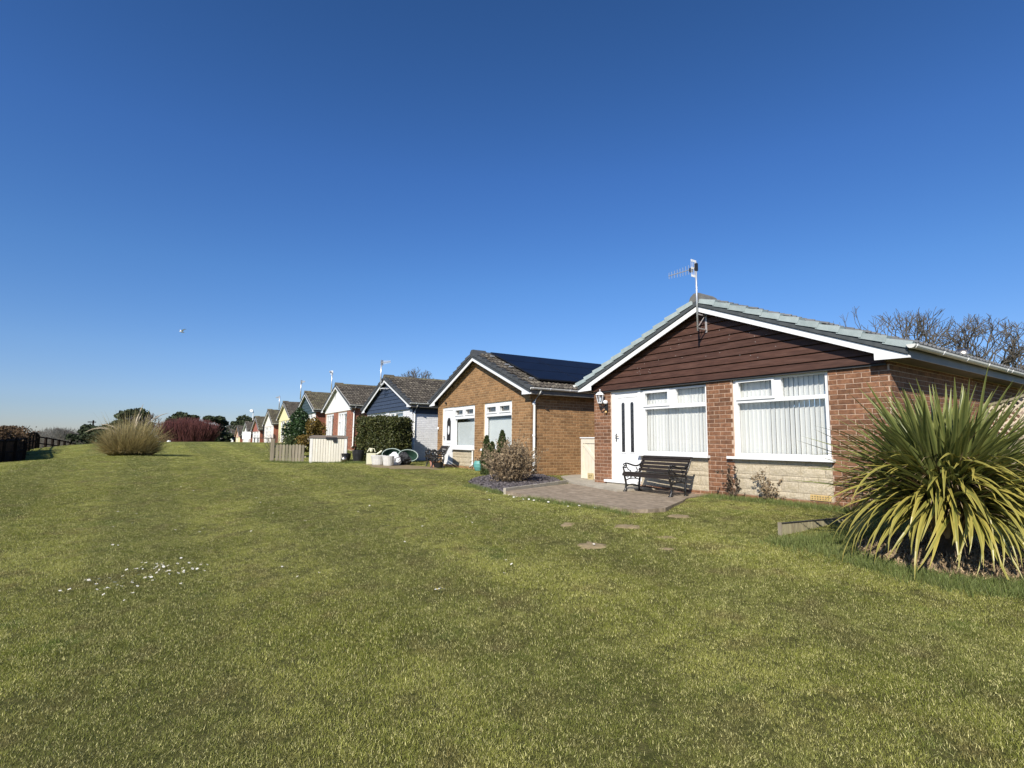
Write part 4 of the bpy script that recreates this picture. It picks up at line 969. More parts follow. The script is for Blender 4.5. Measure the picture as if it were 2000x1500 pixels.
h5 = simple_house((-14.44, 37.98, 1.27), 'bungalow with dark teal boarded gable above the dark evergreen bush', MT['render_white'], MT['clad_teal'], MT['brick_orange'], MT['tile_green'], MT['white'],
                  [(-2.4, -.3, .1, 1.95), (.3, 1.9, .6, 1.95)], True, parts=True)
h6 = simple_house((-19.4, 46.15, 1.13), 'lemon yellow bungalow with yellow gable and white window', MT['render_yellow'], MT['render_yellow'], MT['render_white'], MT['tile_brown'], MT['white_dirty'],
                  [(-1.9, .1, .15, 1.95), (.7, 2.2, .6, 1.95)])
h7 = simple_house((-23.17, 51.64, .73), 'off-white rendered bungalow with orange brick side, next after the yellow one', MT['render_pinkwhite'], MT['render_pinkwhite'], MT['brick_orange'], MT['tile_green'], MT['white_dirty'],
                  [(-2.2, -.6, .15, 1.9), (.5, 1.5, .9, 1.9)])
h8 = simple_house((-27.3, 57.9, .335), 'distant bungalow with rust red gable and tall white patio window', MT['render_white'], MT['clad_rust'], MT['brick_orange'], MT['tile_green'], MT['white'],
                  [(-2.4, -.3, .1, 1.95), (.2, 1.8, .1, 1.95)])
h9 = simple_house((-31.4, 64.1, -.04), 'distant bungalow with pale mint bargeboards behind a white board', MT['render_white'], MT['render_white'], MT['brick_orange'], MT['tile_brown'], MT['mint'],
                  [(-2.0, -.3, .6, 1.95)])
h10 = simple_house((-38.22, 75.72, -.24), 'distant lemon walled bungalow with peach bargeboards', MT['render_yellow'], MT['peach'], MT['brick_orange'], MT['tile_brown'], MT['peach'], [(-2.0, -.3, .6, 1.95)])
h11 = simple_house((-45.22, 87.66, -.64), 'small far white bungalow with pale green gable, last but one visible', MT['render_white'], MT['mint'], MT['brick_orange'], MT['tile_brown'], MT['mint'], [(-2.0, -.3, .6, 1.95)])
h12 = simple_house((-48.5, 93.5, -1.25), 'farthest visible white bungalow beside a white ramp handrail', MT['render_white'], MT['render_white'], MT['brick_orange'], MT['tile_brown'], MT['white'], [(-2.0, -.3, .6, 1.95)])
aerial(h3, -.10, -.33, 2.95, 4.30, 1.0, R(200), 'white aerial above the navy gable', False, 1.8)
aerial(h4, -.35, -.33, 3.0, 4.35, .8, R(150), 'dark aerial at the peak of the plain white gable', False, 2.0)
aerial(h5, -.75, -.33, 3.1, 4.45, .8, R(200), 'faint aerial left of the dark teal gable', False, 2.4)
aerial(h6, -1.3, -.30, 3.0, 4.15, .8, R(30), 'aerial standing left of the yellow gable', False, 2.6)

# satellite dish on house 8
sd_ = empty('satellite_dish', at(h8, -.5, -.35, 3.2), 0, 'small white dish on a white pole above the rust red gable', 'satellite dish')
MB().tube([(0, 0, 0), (0, 0, .95)], .045, 8).build('pole', MT['white'], sd_)
b = MB(); b.lathe([(0, 0), (.10, .02), (.17, .07), (.18, .08), (.10, .04), (0, .015)], 14); b.build('dish', MT['white'], sd_, (-.15, -.1, 1.0), (R(80), 0, R(30)), smooth=True)

# ------------------------------------------------------------------ patio, path, edging
def in_poly(x, y, poly):
    x = np.asarray(x); y = np.asarray(y); c = np.zeros(x.shape, bool); n = len(poly)
    for i in range(n):
        x0, y0 = poly[i]; x1, y1 = poly[(i + 1) % n]
        k = ((y0 > y) != (y1 > y)) & (x < (x1 - x0) * (y - y0) / (y1 - y0 + 1e-12) + x0); c ^= k
    return c
def toL(h, x, y):
    a = h.rotation_euler[2]; c, s_ = math.cos(a), math.sin(a); dx, dy = x - h.location.x, y - h.location.y
    return dx * c + dy * s_, -dx * s_ + dy * c
patio_l = [(-2.42, -2.80), (-1.5, -2.90), (-.65, -2.88), (.29, -2.86), (.74, -2.84), (.86, -2.6), (.88, -2.25), (.60, -1.7), (.36, -1.2), (.10, -.75), (.02, -.4), (-.0, -.01), (-1.2, -.01), (-1.3, -1.02), (-2.2, -.78), (-2.95, -.55), (-3.3, -.45)]
path_l = [(-3.45, -.36), (-2.95, -.545), (-2.2, -.775), (-1.3, -1.02), (-1.2, -.005), (-2.55, -.005), (-2.975, .0), (-2.975, 6), (-5.2, 6), (-5.4, 1.6), (-4.9, .6)]
def slab(h, poly, z0, z1, name, m, n_sub=False):
    b = MB(); b.prism_z(poly, z0, z1); o = b.build(name, m, None, tuple(h.location), (0, 0, h.rotation_euler[2])); return tag(o, kind='structure')
slab(h1, patio_l, -.30, -.018, 'patio', MT['concrete'])
slab(h1, path_l, -.28, .022, 'path', MT['concrete_light'])
# kerb beside the slate bed
kb = MB(); p0, p1 = Vector((-2.40, -2.83, 0)), Vector((-3.50, -.40, 0)); d = (p1 - p0).normalized(); nrm = Vector((-d.y, d.x, 0)); k = 5; L = (p1 - p0).length / k
ke = empty('kerb_edging', tuple(h1.location), h1.rotation_euler[2], 'low pale concrete edging between the slate chippings and the patio', 'kerb')
for i in range(k):
    a = p0 + d * (L * i + .004); c = p0 + d * (L * (i + 1) - .004)
    b = MB(); b.prism_z([tuple((a + nrm * .03)[:2]), tuple((a - nrm * .03)[:2]), tuple((c - nrm * .03)[:2]), tuple((c + nrm * .03)[:2])], -.2, .035 + rng.uniform(-.006, .006)); b.build('kerbstone', MT['concrete_light'], ke)

# ------------------------------------------------------------------ slate bed
bed = [(-.95, 12.35), (-.62, 11.3), (-.14, 10.34), (.45, 11.45), (1.16, 12.60), (1.1, 13.3), (.8, 14.3), (.2, 14.6), (-.5, 14.0), (-.9, 13.2)]
pts = []
while len(pts) < 5200:
    x, y = rng.uniform(-1, 1.3), rng.uniform(10.2, 14.7)
    if in_poly(np.array([x]), np.array([y]), bed)[0]: pts.append((x, y))
P = np.array(pts); Z = T(P[:, 0], P[:, 1]) + .004 + nr.random(len(P)) * .03
cv = []; cf = []
for i in range(len(P)):
    s_ = rng.uniform(.018, .045); a = rng.uniform(0, 6.28); tz = rng.uniform(-.5, .5); tx = rng.uniform(-.5, .5)
    ca, sa = math.cos(a), math.sin(a); base = len(cv)
    for dx, dy in ((-1, -.6), (1, -.5), (.8, .6), (-.7, .5)):
        for dz in (0, .009):
            X_ = (dx * ca - dy * sa) * s_; Y_ = (dx * sa + dy * ca) * s_
            cv.append((P[i, 0] + X_, P[i, 1] + Y_, Z[i] + dz + X_ * tz + Y_ * tx + .01))
    cf += [(base, base + 1, base + 3, base + 2), (base + 2, base + 3, base + 5, base + 4), (base + 4, base + 5, base + 7, base + 6), (base + 6, base + 7, base + 1, base), (base + 1, base + 7, base + 5, base + 3)]
sc_ = put('slate_chippings', np_mesh('slate_chippings', np.array(cv), np.array(cf), MT['slate_chip']))
tag(sc_, 'plum grey slate chippings spread round the dry shrub', 'slate chippings', kind='stuff')

# ------------------------------------------------------------------ side gate and plaque
gt = empty('garden_gate', at(h1, -3.48, .50, 0), h1.rotation_euler[2], 'narrow cream boarded side gate between the two nearest bungalows', 'gate')
for i in range(8):
    x = -.49 + i * .123
    MB().box(x, x + .118, 0, .02, .0, 1.0 - .0).build('board', MT['cream_gate'], gt)
b = MB(); b.box(-.49, .49, -.02, -.001, .88, .98); b.box(-.49, .49, -.02, -.001, .03, .13); b.box(-.49, -.41, -.02, -.001, .131, .879); b.box(.41, .49, -.02, -.001, .131, .879); b.build('gate_frame', MT['cream_gate'], gt)
Mx = Matrix.Translation((0, -.011, .505)) @ Matrix.Rotation(R(42), 4, 'Y')
b = MB(); b.box(-.52, .52, -.008, .0095, -.035, .035, M=Mx); b.build('brace', MT['cream_gate'], gt)
b = MB(); b.box(-.52, .52, -.03, .03, 1.005, 1.03); b.build('gate_cap', MT['white'], gt)
pq = empty('number_plaque', at(h1, -3.60, .44, .0), h1.rotation_euler[2], 'small ochre number tile propped at the foot of the cream gate', 'house number')
MB().box(-.09, .09, 0, .02, .0, .17).build('tile', MT['dirt_mortar'], pq)
def text_obj(s, size, m, parent, loc, rot, name='lettering', ext=.001):
    cu = bpy.data.curves.new(name, 'FONT'); cu.body = s; cu.size = size; cu.extrude = ext; cu.align_x = 'CENTER'; cu.align_y = 'CENTER'; cu.resolution_u = 3
    o = bpy.data.objects.new(name, cu); col.objects.link(o)
    dg = bpy.context.evaluated_depsgraph_get(); me = bpy.data.meshes.new_from_object(o.evaluated_get(dg)); bpy.data.objects.remove(o); bpy.data.curves.remove(cu)
    me.name = name; me.materials.clear(); me.materials.append(m); return put(name, me, parent, loc, rot)
text_obj('07', .12, MT['dark_print'], pq, (0, -.002, .085), (R(90), 0, 0))

# ------------------------------------------------------------------ benches
def spiral(cx, cz, r0, r1, a0, turns, n=22):
    return [(cx + (r0 + (r1 - r0) * i / n) * math.cos(a0 + turns * 2 * math.pi * i / n), cz + (r0 + (r1 - r0) * i / n) * math.sin(a0 + turns * 2 * math.pi * i / n)) for i in range(n + 1)]
def bez(pts, n=14):
    out = []
    P = [Vector((p[0], p[1])) for p in pts]
    for i in range(n + 1):
        t = i / n; Q = P[:]
        while len(Q) > 1: Q = [Q[k].lerp(Q[k + 1], t) for k in range(len(Q) - 1)]
        out.append(tuple(Q[0]))
    return out
def bench(loc, rz, label, W=1.16, ornate=False, sc=1.0):
    """local: x = length, -y = front, z up"""
    bn = empty('garden_bench', loc, rz, label, 'bench', 'cast iron garden benches')
    e = MB(); k = .0125; th = 1.45 if ornate else 1.15
    def add(path, r=k): e.tube([(0, p[0], p[1]) for p in path], r * th, 6)
    # y: front = -0.30 ... back = +0.22
    add(bez([(.05, .0), (.02, .16), (.10, .28), (.06, .36)]) , .016)            # rear leg
    add(bez([(.06, .36), (.12, .45), (.18, .58), (.20, .66), (.24, .665)]), .016)                    # back upright
    add(bez([(-.33, .0), (-.26, .08), (-.28, .18), (-.32, .25), (-.33, .33)]), .016)                # front leg
    add([(-.35, .0), (-.30, .012), (-.28, .0)], .018); add([(.03, .0), (.07, .012), (.10, .0)], .018)
    add(bez([(-.33, .33), (-.30, .37), (-.1, .33), (.06, .36)]), .015)          # seat rail
    add(bez([(-.31, .20), (-.2, .26), (-.05, .25), (.05, .22)]), .010)
    add(bez([(-.29, .09), (-.15, .17), (-.02, .12), (.03, .08)]), .009)
    add(spiral(-.31, .475, .005, .052, 0, 1.4), .010)                           # arm scroll
    add(bez([(-.30, .53), (-.2, .55), (-.05, .44), (.02, .45), (.12, .53), (.155, .58)]), .014)      # arm
    add(bez([(-.35, .47), (-.36, .42), (-.31, .38), (-.32, .34)]), .012)
    add(bez([(-.26, .46), (-.2, .36), (-.16, .42), (-.17, .36)]), .008); add(bez([(-.03, .45), (.03, .40), (.0, .36), (-.06, .36)]), .008)
    for cx in (-.25, -.15, -.05): add(spiral(cx, .285, .006, .038, cx * 20, 1.3, 14), .007)
    if ornate:
        add(spiral(-.27, .45, .02, .11, 0, 1.3), .012); add(spiral(-.05, .46, .02, .10, 1.5, 1.3), .012); add(spiral(-.2, .24, .02, .08, .8, 1.2), .011); add(spiral(-.02, .22, .02, .08, 2.2, 1.2), .011); add(spiral(.10, .46, .01, .06, 2.2, 1.2), .010)
    em = e.mesh('end_frame', MT['iron'], True)
    for sx in (-W / 2, W / 2): put('end_frame', em, bn, (sx, 0, 0), None, (1.25, 1, 1))
    slots = [(-.31, .365, 0), (-.235, .362, -4), (-.16, .352, -6), (-.085, .350, 0), (-.01, .358, 8)]
    for y, z, t in slots:
        b = MB(); b.box(-W / 2 - .02, W / 2 + .02, -.033, .033, -.010, .010); b.build('seat_slat', MT['slat'], bn, (0, y, z), (R(-t), 0, 0))
    b = MB(); b.box(-W / 2 - .02, W / 2 + .02, -.028, .028, -.010, .010); b.build('seat_slat', MT['slat'], bn, (0, -.352, .325), (R(78), 0, 0))
    for y, z, t in ((.075, .415, 68), (.105, .478, 68), (.135, .541, 66), (.168, .604, 62), (.195, .655, 50)):
        b = MB(); b.box(-W / 2 - .02, W / 2 + .02, -.026, .026, -.009, .009); b.build('back_slat', MT['slat'], bn, (0, y - .012, z), (R(t), 0, 0))
    b = MB(); b.tube([(-W / 2, -.1, .10), (W / 2, -.1, .10)], .009, 6); b.build('tie_rod', MT['iron'], bn)
    b = MB(); b.box(-.012, .012, -.31, .0, .345, .352); b.build('centre_strap', MT['iron'], bn)
    return bn
def onground(h, x, y, dz=0): p = at(h, x, y); p.z = Tz(p.x, p.y) + dz; return p
pb = at(h1, -.66, -.56, -.018)
bench(tuple(pb), h1.rotation_euler[2] + R(-5), 'dark slatted bench with black iron ends on the concrete patio below the window')
p2_ = onground(h2, -1.36, -.66, .01)
bench(tuple(p2_), h2.rotation_euler[2] + R(-14), 'ornate scrolled bench standing on grass before the tan brick bungalow', W=1.05, ornate=True)
def pot(loc, prof, m, label, cat, group=None, name='plant_pot', soil=True, sides=18):
    o = MB().lathe(prof, sides).build(name, m, None, tuple(loc), smooth=False)
    tag(o, label, cat, group)
    if soil:
        r, z = prof[-1]; MB().lathe([(0, z - .04), (r * .93, z - .039)][::1], sides).build('compost', MT['soil_dark'], o)
    return o
pot(onground(h2, -1.45, -.80), [(.09, 0), (.13, .2), (.14, .2), (.12, .19)], MT['pink_pot'], 'pinkish terracotta pot under the ornate bench', 'plant pot')
pot(onground(h2, -.95, -.85), [(.12, 0), (.17, .17), (.18, .17), (.16, .16)], MT['black'], 'dark bowl on the grass under the near end of the ornate bench', 'plant pot')
pot(onground(h2, .42, -.16), [(.10, 0), (.145, .10), (.15, .2), (.12, .28), (.13, .3), (.11, .3)], MT['teal'], 'teal glazed pot at the foot of the tan brick pier', 'plant pot')

# ------------------------------------------------------------------ fence with trellis on the right
tf = empty('trellis_fence', at(h1, 3.0, 3.5, 0), h1.rotation_euler[2], 'weathered boarded fence with curved trellis top at the right edge', 'fence')
MB().box(.0, .09, .0, .09, -.1, 1.60).build('post', MT['timber_grey'], tf); MB().box(1.85, 1.95, .0, .09, -.2, 2.0).build('post', MT['timber_grey'], tf)
for i in range(7):
    z = -.02 + i * .148
    MB().box(.092, 1.85, .02 + (i % 2) * .012, .038 + (i % 2) * .012, z, z + .144).build('board', MT['timber_grey'], tf)
MB().box(.092, 1.85, .0, .05, 1.02, 1.06).build('rail', MT['timber_grey'], tf)
cur = [(x_, 1.585 + .17 * (x_ / .55) ** 1.6 * .75 if x_ < .9 else 1.585 + .17 * (.9 / .55) ** 1.6 * .75 + .1 * (x_ - .9)) for x_ in np.linspace(0, 1.9, 14)]
cb_ = MB()
for (a, z0), (c, z1) in zip(cur[:-1], cur[1:]): cb_.prism_y([(a, z0), (c, z1), (c, z1 + .04), (a, z0 + .04)], -.01, .055)
cb_.build('curved_top_rail', MT['timber_grey'], tf)
def curz(x): return float(np.interp(x, [c[0] for c in cur], [c[1] for c in cur]))
for dirn in (1, -1):
    for k in range(-14, 22):
        # lath along direction (1,dirn) clipped between z=1.06 and curve, x 0.09..1.85
        segp = []
        for t in np.linspace(0, 3, 120):
            x = .09 + k * .11 + t * .707; z = (1.06 + t * .707) if dirn > 0 else (2.4 - t * .707)
            if .09 <= x <= 1.85 and 1.06 <= z <= curz(x): segp.append((x, z))
        if len(segp) < 3: continue
        a, c = Vector((segp[0][0], 0, segp[0][1])), Vector((segp[-1][0], 0, segp[-1][1])); d = (c - a).normalized(); p = Vector((-d.z, 0, d.x)) * .014
        y0 = .012 if dirn > 0 else .022
        q = [a + p, a - p, c - p, c + p]
        if (q[1] - q[0]).cross(q[2] - q[1]).y > 0: q = q[::-1]
        b = MB(); b.prism_y([(v.x, v.z) for v in q], y0, y0 + .009); b.build('lath', MT['timber_pale'], tf)

# ------------------------------------------------------------------ edging board
eb = empty('edging_board', (3.24, 6.6, Tz(3.24, 6.6)), 0, 'low weathered timber edging board leading into the sword-leaved plant', 'edging board')
a, c = Vector((3.22, 6.58)), Vector((4.35, 7.15)); d = c - a; ang = math.atan2(d.y, d.x); Lb = d.length
bx = MB(); n = 24
MB().box(0, Lb, -.012, .012, -.04, .125).build('board', MT['edging'], eb, None, (0, 0, ang))
MB().box(-.01, Lb, -.02, .022, .126, .134).build('cap_strip', MT['black'], eb, None, (0, 0, ang))
for i in range(22):
    MB().box(.03 + i * Lb / 22, .045 + i * Lb / 22, -.018, -.0125, -.03, .118).build('groove_rib', MT['edging'], eb, None, (0, 0, ang))
MB().box(-.035, -.012, -.02, .02, -.05, .14).build('peg', MT['timber_grey'], eb, None, (0, 0, ang))

# ------------------------------------------------------------------ big sword-leaved plant
pc_ = Vector((4.42, 5.55)); pz = Tz(pc_.x, pc_.y)
ph = empty('sword_leaved_plant', (pc_.x, pc_.y, pz), 0, 'huge clump of long green and yellow sword leaves in front of the brick corner', 'flax plant'); ph.scale = (1.03, 1.03, 1.06)
def leaf_mesh(m, L, W, e0, droop, seed, tip=0.0):
    """leaf grown along +x: e0 = initial elevation, bends down by droop over its length"""
    rr = random.Random(seed); n = 11; pos = Vector((0, 0, 0)); vs = []; ed = []
    bx_ = rr.uniform(-.25, .25)
    for i in range(n + 1):
        f = i / n; el = e0 - droop * f ** 1.8; d = Vector((math.cos(el), bx_ * f, math.sin(el))).normalized()
        w = W * (0.55 + .45 * min(1, f / .25)) * (1 - max(0, (f - .45) / .55) ** 1.7) * .5 + .001
        sd = Vector((0, 1, 0)); nrm = d.cross(sd).normalized() * -1
        fold = .55 * (1 - f * .6)
        vs += [tuple(pos + sd * -w + nrm * -w * 0 + Vector((-math.sin(el), 0, math.cos(el))) * w * fold), tuple(pos), tuple(pos + sd * w + Vector((-math.sin(el), 0, math.cos(el))) * w * fold)]
        ed += [.35 + .65 * f, .0 + .3 * f ** 3, .35 + .65 * f]
        pos = pos + d * (L / n)
    fs = []
    for i in range(n):
        a = 3 * i; fs += [(a, a + 1, a + 4, a + 3), (a + 1, a + 2, a + 5, a + 4)]
    b = MB(); b.add(vs, fs); me = b.mesh('leaf', m)
    at_ = me.attributes.new('edge', 'FLOAT', 'POINT'); at_.data.foreach_set('value', ed); return me
up_l = [leaf_mesh(MT['sword'], rng.uniform(1.0, 1.32), rng.uniform(.036, .056), R(rng.uniform(52, 86)), R(rng.uniform(0, 28)), i) for i in range(12)]
mid_l = [leaf_mesh(MT['sword'], rng.uniform(1.0, 1.36), rng.uniform(.034, .052), R(rng.uniform(14, 52)), R(rng.uniform(8, 50)), 20 + i) for i in range(12)]
low_l = [leaf_mesh(MT['sword_old'], rng.uniform(.95, 1.32), rng.uniform(.032, .052), R(rng.uniform(-18, 34)), R(rng.uniform(38, 84)), 40 + i) for i in range(16)]
def leaf_place(kind_):
    az = rng.uniform(0, 2 * math.pi)
    if kind_ == 0: me = rng.choice(up_l); rad = rng.uniform(0, .24); hz = rng.uniform(.45, .68)
    elif kind_ == 1: me = rng.choice(mid_l); rad = rng.uniform(.03, .24); hz = rng.uniform(.42, .72)
    else:
        me = rng.choice(low_l); rad = rng.uniform(.06, .26); hz = rng.uniform(.45, .78)
        if rng.random() < .5: az = rng.gauss(R(-100), .95)
    loc = (rad * math.cos(az), rad * math.sin(az), hz); rot = (rng.uniform(-.35, .35), rng.uniform(-.06, .06), az + rng.uniform(-.55, .55))
    return me, loc, rot, rng.uniform(.8, 1.04)
for i in range(296):
    me, loc, rot, s_ = leaf_place(0 if i < 95 else 1 if i < 190 else 2)
    put('leaf', me, ph, loc, rot, (s_,) * 3)
# the many further leaves inside the clump
ex = MB(); exo = MB(); eda = []; edo = []
for i in range(620):
    kind_ = rng.choice([0, 1, 1, 2, 2])
    me, loc, rot, s_ = leaf_place(kind_); s_ *= .9
    Mx = Matrix.Translation(loc) @ Euler(rot).to_matrix().to_4x4() @ Matrix.Scale(s_, 4)
    tgt, ed_ = (exo, edo) if kind_ == 2 else (ex, eda)
    tgt.add([tuple(Mx @ v.co) for v in me.vertices], [tuple(p.vertices) for p in me.polygons]); ed_ += [d_.value for d_ in me.attributes['edge'].data]
for tgt, ed_, m_ in ((ex, eda, MT['sword']), (exo, edo, MT['sword_old'])):
    tgt.v = [(x, y, max(z, .012)) for x, y, z in tgt.v]
    me = tgt.mesh('inner_leaves', m_); at_ = me.attributes.new('edge', 'FLOAT', 'POINT'); at_.data.foreach_set('value', ed_)
    tag(put('inner_leaves', me, ph), kind='stuff')
# dead skirt: thin brown leaves and short trunk
n_ = 620; az_ = nr.random(n_) * 6.283; r_ = .30 * nr.random(n_); P_ = np.stack([r_ * np.cos(az_), r_ * np.sin(az_), .20 + .42 * nr.random(n_)], 1)
v, f = blades(P_, .45 + .55 * nr.random(n_), .018 + .02 * nr.random(n_), 1.1 + .6 * nr.random(n_), az_ + nr.normal(size=n_) * .3, 6, .75); v[:, 2] = np.maximum(v[:, 2], .005 + .05 * nr.random(len(v)))
tag(put('dead_leaves', np_mesh('dead_leaves', v, f, MT['sword_dead']), ph), kind='stuff')
MB().lathe([(.12, -.05), (.13, .2), (.1, .45), (.05, .5)], 12).build('trunk', MT['soil_dark'], ph)
mu = []; 
for i in range(4200):
    a = rng.uniform(0, 6.28); r = rng.uniform(0, .95) ** .7; mu.append((pc_.x + .85 * r * math.cos(a), pc_.y + .8 * r * math.sin(a)))
mu = np.array(mu); P3 = np.stack([mu[:, 0], mu[:, 1], T(mu[:, 0], mu[:, 1]) + .03], 1)
v, f = leaf_cards(P3, .016, 7.0)
tag(put('leaf_litter', np_mesh('leaf_litter', v, f, MT['sword_dead'])), 'dry brown litter under the sword-leaved plant', 'leaf litter', kind='stuff')

# ------------------------------------------------------------------ shrubs
def twiggy(name, loc, n, H, spread, m, r=.004, label='', cat='shrub', group=None, leafm=None, leaf_n=0, leaf_s=.03, seglen=5, base=.12, el0=(50, 88), branch=.6, seed=1, jitter=.25):
    rr = random.Random(seed); e = empty(name, loc, 0, label, cat, group); segs = []; tips = []
    def grow(p, d, L, rad, depth):
        k = seglen
        for i in range(k):
            d = (d + Vector((rr.gauss(0, jitter), rr.gauss(0, jitter), rr.gauss(.02, jitter * .6))) * .5).normalized(); q = p + d * (L / k)
            segs.append((p, q, rad * (1 - .6 * i / k), rad * (1 - .6 * (i + 1) / k))); p = q; tips.append(p)
            if depth > 0 and rr.random() < branch:
                dd = (d + Vector((rr.gauss(0, .5), rr.gauss(0, .5), rr.gauss(.1, .3)))).normalized(); grow(p, dd, L * rr.uniform(.3, .55), rad * .6, depth - 1)
    for i in range(n):
        az = rr.uniform(0, 6.283); el = R(rr.uniform(*el0)); d = Vector((math.cos(az) * math.cos(el) * spread, math.sin(az) * math.cos(el) * spread, math.sin(el))).normalized()
        grow(Vector((base * rr.random() * math.cos(az), base * rr.random() * math.sin(az), -.02)), d, H * rr.uniform(.6, 1.08), r, 2)
    v, f = seg_tubes(segs, 3); tag(put('stems', np_mesh('stems', v, f, m), e), kind='stuff')
    if leafm:
        tp = np.array([tuple(t) for t in tips]); idx_ = nr.integers(0, len(tp), leaf_n); P = tp[idx_] + nr.normal(size=(leaf_n, 3)) * .012; P = P[P[:, 2] > .05]
        v, f = leaf_cards(P, leaf_s); tag(put('foliage', np_mesh('foliage', v, f, leafm), e), kind='stuff')
    return e
def gpt(x, y, dz=0): return (x, y, Tz(x, y) + dz)
twiggy('dry_shrub', gpt(-.02, 12.5), 160, .74, .68, MT['twig_tan'], .005, 'round leafless tan shrub in the slate chippings', 'shrub', None, MT['leaf_tan'], 11500, .026, seed=3, el0=(38, 88), base=.22)
c0 = at(h1, .60, -.12); twiggy('small_dry_shrub', gpt(c0.x, c0.y), 9, .42, .5, MT['twig_tan'], .0035, 'small dark dry shrub at the foot of the brick pier', 'shrub', None, MT['soil_dark'], 260, .03, seed=5, el0=(60, 88))
c0 = at(h1, 1.18, -.16); twiggy('small_dry_shrub', gpt(c0.x, c0.y), 14, .40, .8, MT['twig_tan'], .0035, 'small tan dry shrub before the buff stone panel', 'shrub', None, MT['leaf_tan'], 420, .028, seed=6, el0=(50, 88))
c0 = at(h1, 2.6, -.25); twiggy('small_dry_shrub', gpt(c0.x, c0.y), 14, .30, .9, MT['twig_tan'], .0035, 'low dry twigs by the brick corner beside the sword-leaved plant', 'shrub', None, MT['leaf_tan'], 200, .028, seed=8, el0=(30, 88))

def crown_cloud(name, e, C, Rad, n, size, m, lumps=14, seed=1, flat=1.0, squash=1.0, up=0.0, shell_=.75):
    """foliage from many leaf cards gathered into lumps over an ellipsoid"""
    g = np.random.default_rng(seed); C = np.array(C, float); Rad = np.array(Rad, float)
    lc = g.normal(size=(lumps, 3)); lc /= np.linalg.norm(lc, axis=1, keepdims=True); lc *= (g.random((lumps, 1)) ** .4) * .72; lr = .30 + .25 * g.random(lumps)
    k = g.integers(0, lumps, n); d = g.normal(size=(n, 3)); d /= np.linalg.norm(d, axis=1, keepdims=True)
    rr = (shell_ + (1 - shell_) * g.random((n, 1))) ** 1.0
    P = (lc[k] + d * lr[k][:, None] * rr) * Rad + C
    v, f = leaf_cards(P, size, 1.5, up)
    return tag(put(name, np_mesh(name, v, f, m), e), kind='stuff')

def conifer(loc, H, W, seed, label):
    e = empty('dwarf_conifer', loc, 0, label, 'conifer', 'dark dwarf conifers behind the dry shrub')
    g = np.random.default_rng(seed); n = 5200; t = g.random(n) ** .8; a = g.random(n) * 6.283; rad = W * (1 - t) ** .6 * (t + .15) ** .15 * (.65 + .35 * g.random(n)) * (1 + .18 * np.sin(a * 5 + t * 9))
    P = np.stack([rad * np.cos(a), rad * np.sin(a), t * H], 1); v, f = leaf_cards(P, .035, 2.4, 1.2); tag(put('foliage', np_mesh('foliage', v, f, MT['leaf_conifer']), e), kind='stuff')
    MB().lathe([(.03, -.05), (.02, H * .8)], 8).build('trunk', MT['bark'], e); return e
conifer(gpt(-.66, 14.4), 1.02, .19, 1, 'left slim dark conifer behind the dry shrub')
conifer(gpt(-.25, 14.5), 1.16, .22, 2, 'tallest slim dark conifer, right of the dwarf conifer pair')
conifer(gpt(-.50, 14.1), .86, .17, 3, 'shortest dark conifer in front of the two taller ones')

# clipped hedge before house 3
hg = empty('clipped_hedge', gpt(-4.72, 20.2), R(-20), 'rounded clipped green hedge in front of the navy-gabled bungalow', 'hedge')
g = np.random.default_rng(5); n = 42000
u = g.uniform(-1, 1, n); w_ = g.uniform(-1, 1, n); q = g.random(n); face = g.random(n)
P = np.zeros((n, 3)); sx, sy, sz = .86, .6, 1.50
P[:, 0] = u * sx; P[:, 1] = w_ * sy; P[:, 2] = q * sz
sel = face < .3; P[sel, 2] = sz; sel = (face >= .3) & (face < .65); P[sel, 1] = np.sign(w_[sel]) * sy; sel = (face >= .65) & (face < .95); P[sel, 0] = np.sign(u[sel]) * sx
r = np.sqrt((P[:, 0] / sx) ** 4 + (P[:, 1] / sy) ** 4); f_ = np.minimum(1, 1.12 / np.maximum(r, 1e-3)) ; P[:, :2] *= f_[:, None]
P[:, 2] -= .12 * np.clip(r - .8, 0, 1); P += g.normal(size=(n, 3)) * .05 + .05 * np.sin(P[:, [1, 2, 0]] * 7 + 1) + .03 * np.sin(P[:, [2, 0, 1]] * 15)
P = P[P[:, 2] > .02]
v, f = leaf_cards(P, .042, 1.6); tag(put('foliage', np_mesh('foliage', v, f, MT['leaf_hedge']), hg), kind='stuff')
MB().lathe([(.06, 0), (.04, 1.2)], 8).build('trunk', MT['bark'], hg)
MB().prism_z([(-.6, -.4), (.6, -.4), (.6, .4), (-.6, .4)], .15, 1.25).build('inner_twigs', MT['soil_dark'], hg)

sh = empty('evergreen_bush', gpt(-10.14, 25.6), 0, 'tall dark glossy evergreen bush left of the plain white gable', 'bush'); crown_cloud('foliage', sh, (0, 0, 1.1), (.66, .62, 1.0), 11000, .060, MT['leaf_dark'], 22, 4); MB().tube([(0, 0, 0), (0, .05, 1.2)], .05, 6).build('trunk', MT['bark'], sh)
sh = empty('golden_bush', gpt(-8.85, 24.4), 0, 'golden brown leaved bush above the cream storage box', 'bush'); crown_cloud('foliage', sh, (0, 0, .95), (.48, .48, .72), 5500, .045, MT['leaf_gold'], 16, 6); MB().tube([(0, 0, 0), (0, .05, .8)], .04, 6).build('trunk', MT['bark'], sh)
sh = empty('golden_bush', gpt(-8.9, 22.4), 0, 'low olive and gold bush behind the picket fence', 'bush'); crown_cloud('foliage', sh, (0, 0, .50), (.72, .5, .52), 5000, .045, MT['leaf_conifer'], 14, 7); crown_cloud('foliage', sh, (.35, 0, .5), (.45, .5, .5), 2500, .05, MT['leaf_gold'], 9, 8); MB().tube([(0, 0, 0), (0, .05, .5)], .04, 6).build('trunk', MT['bark'], sh)
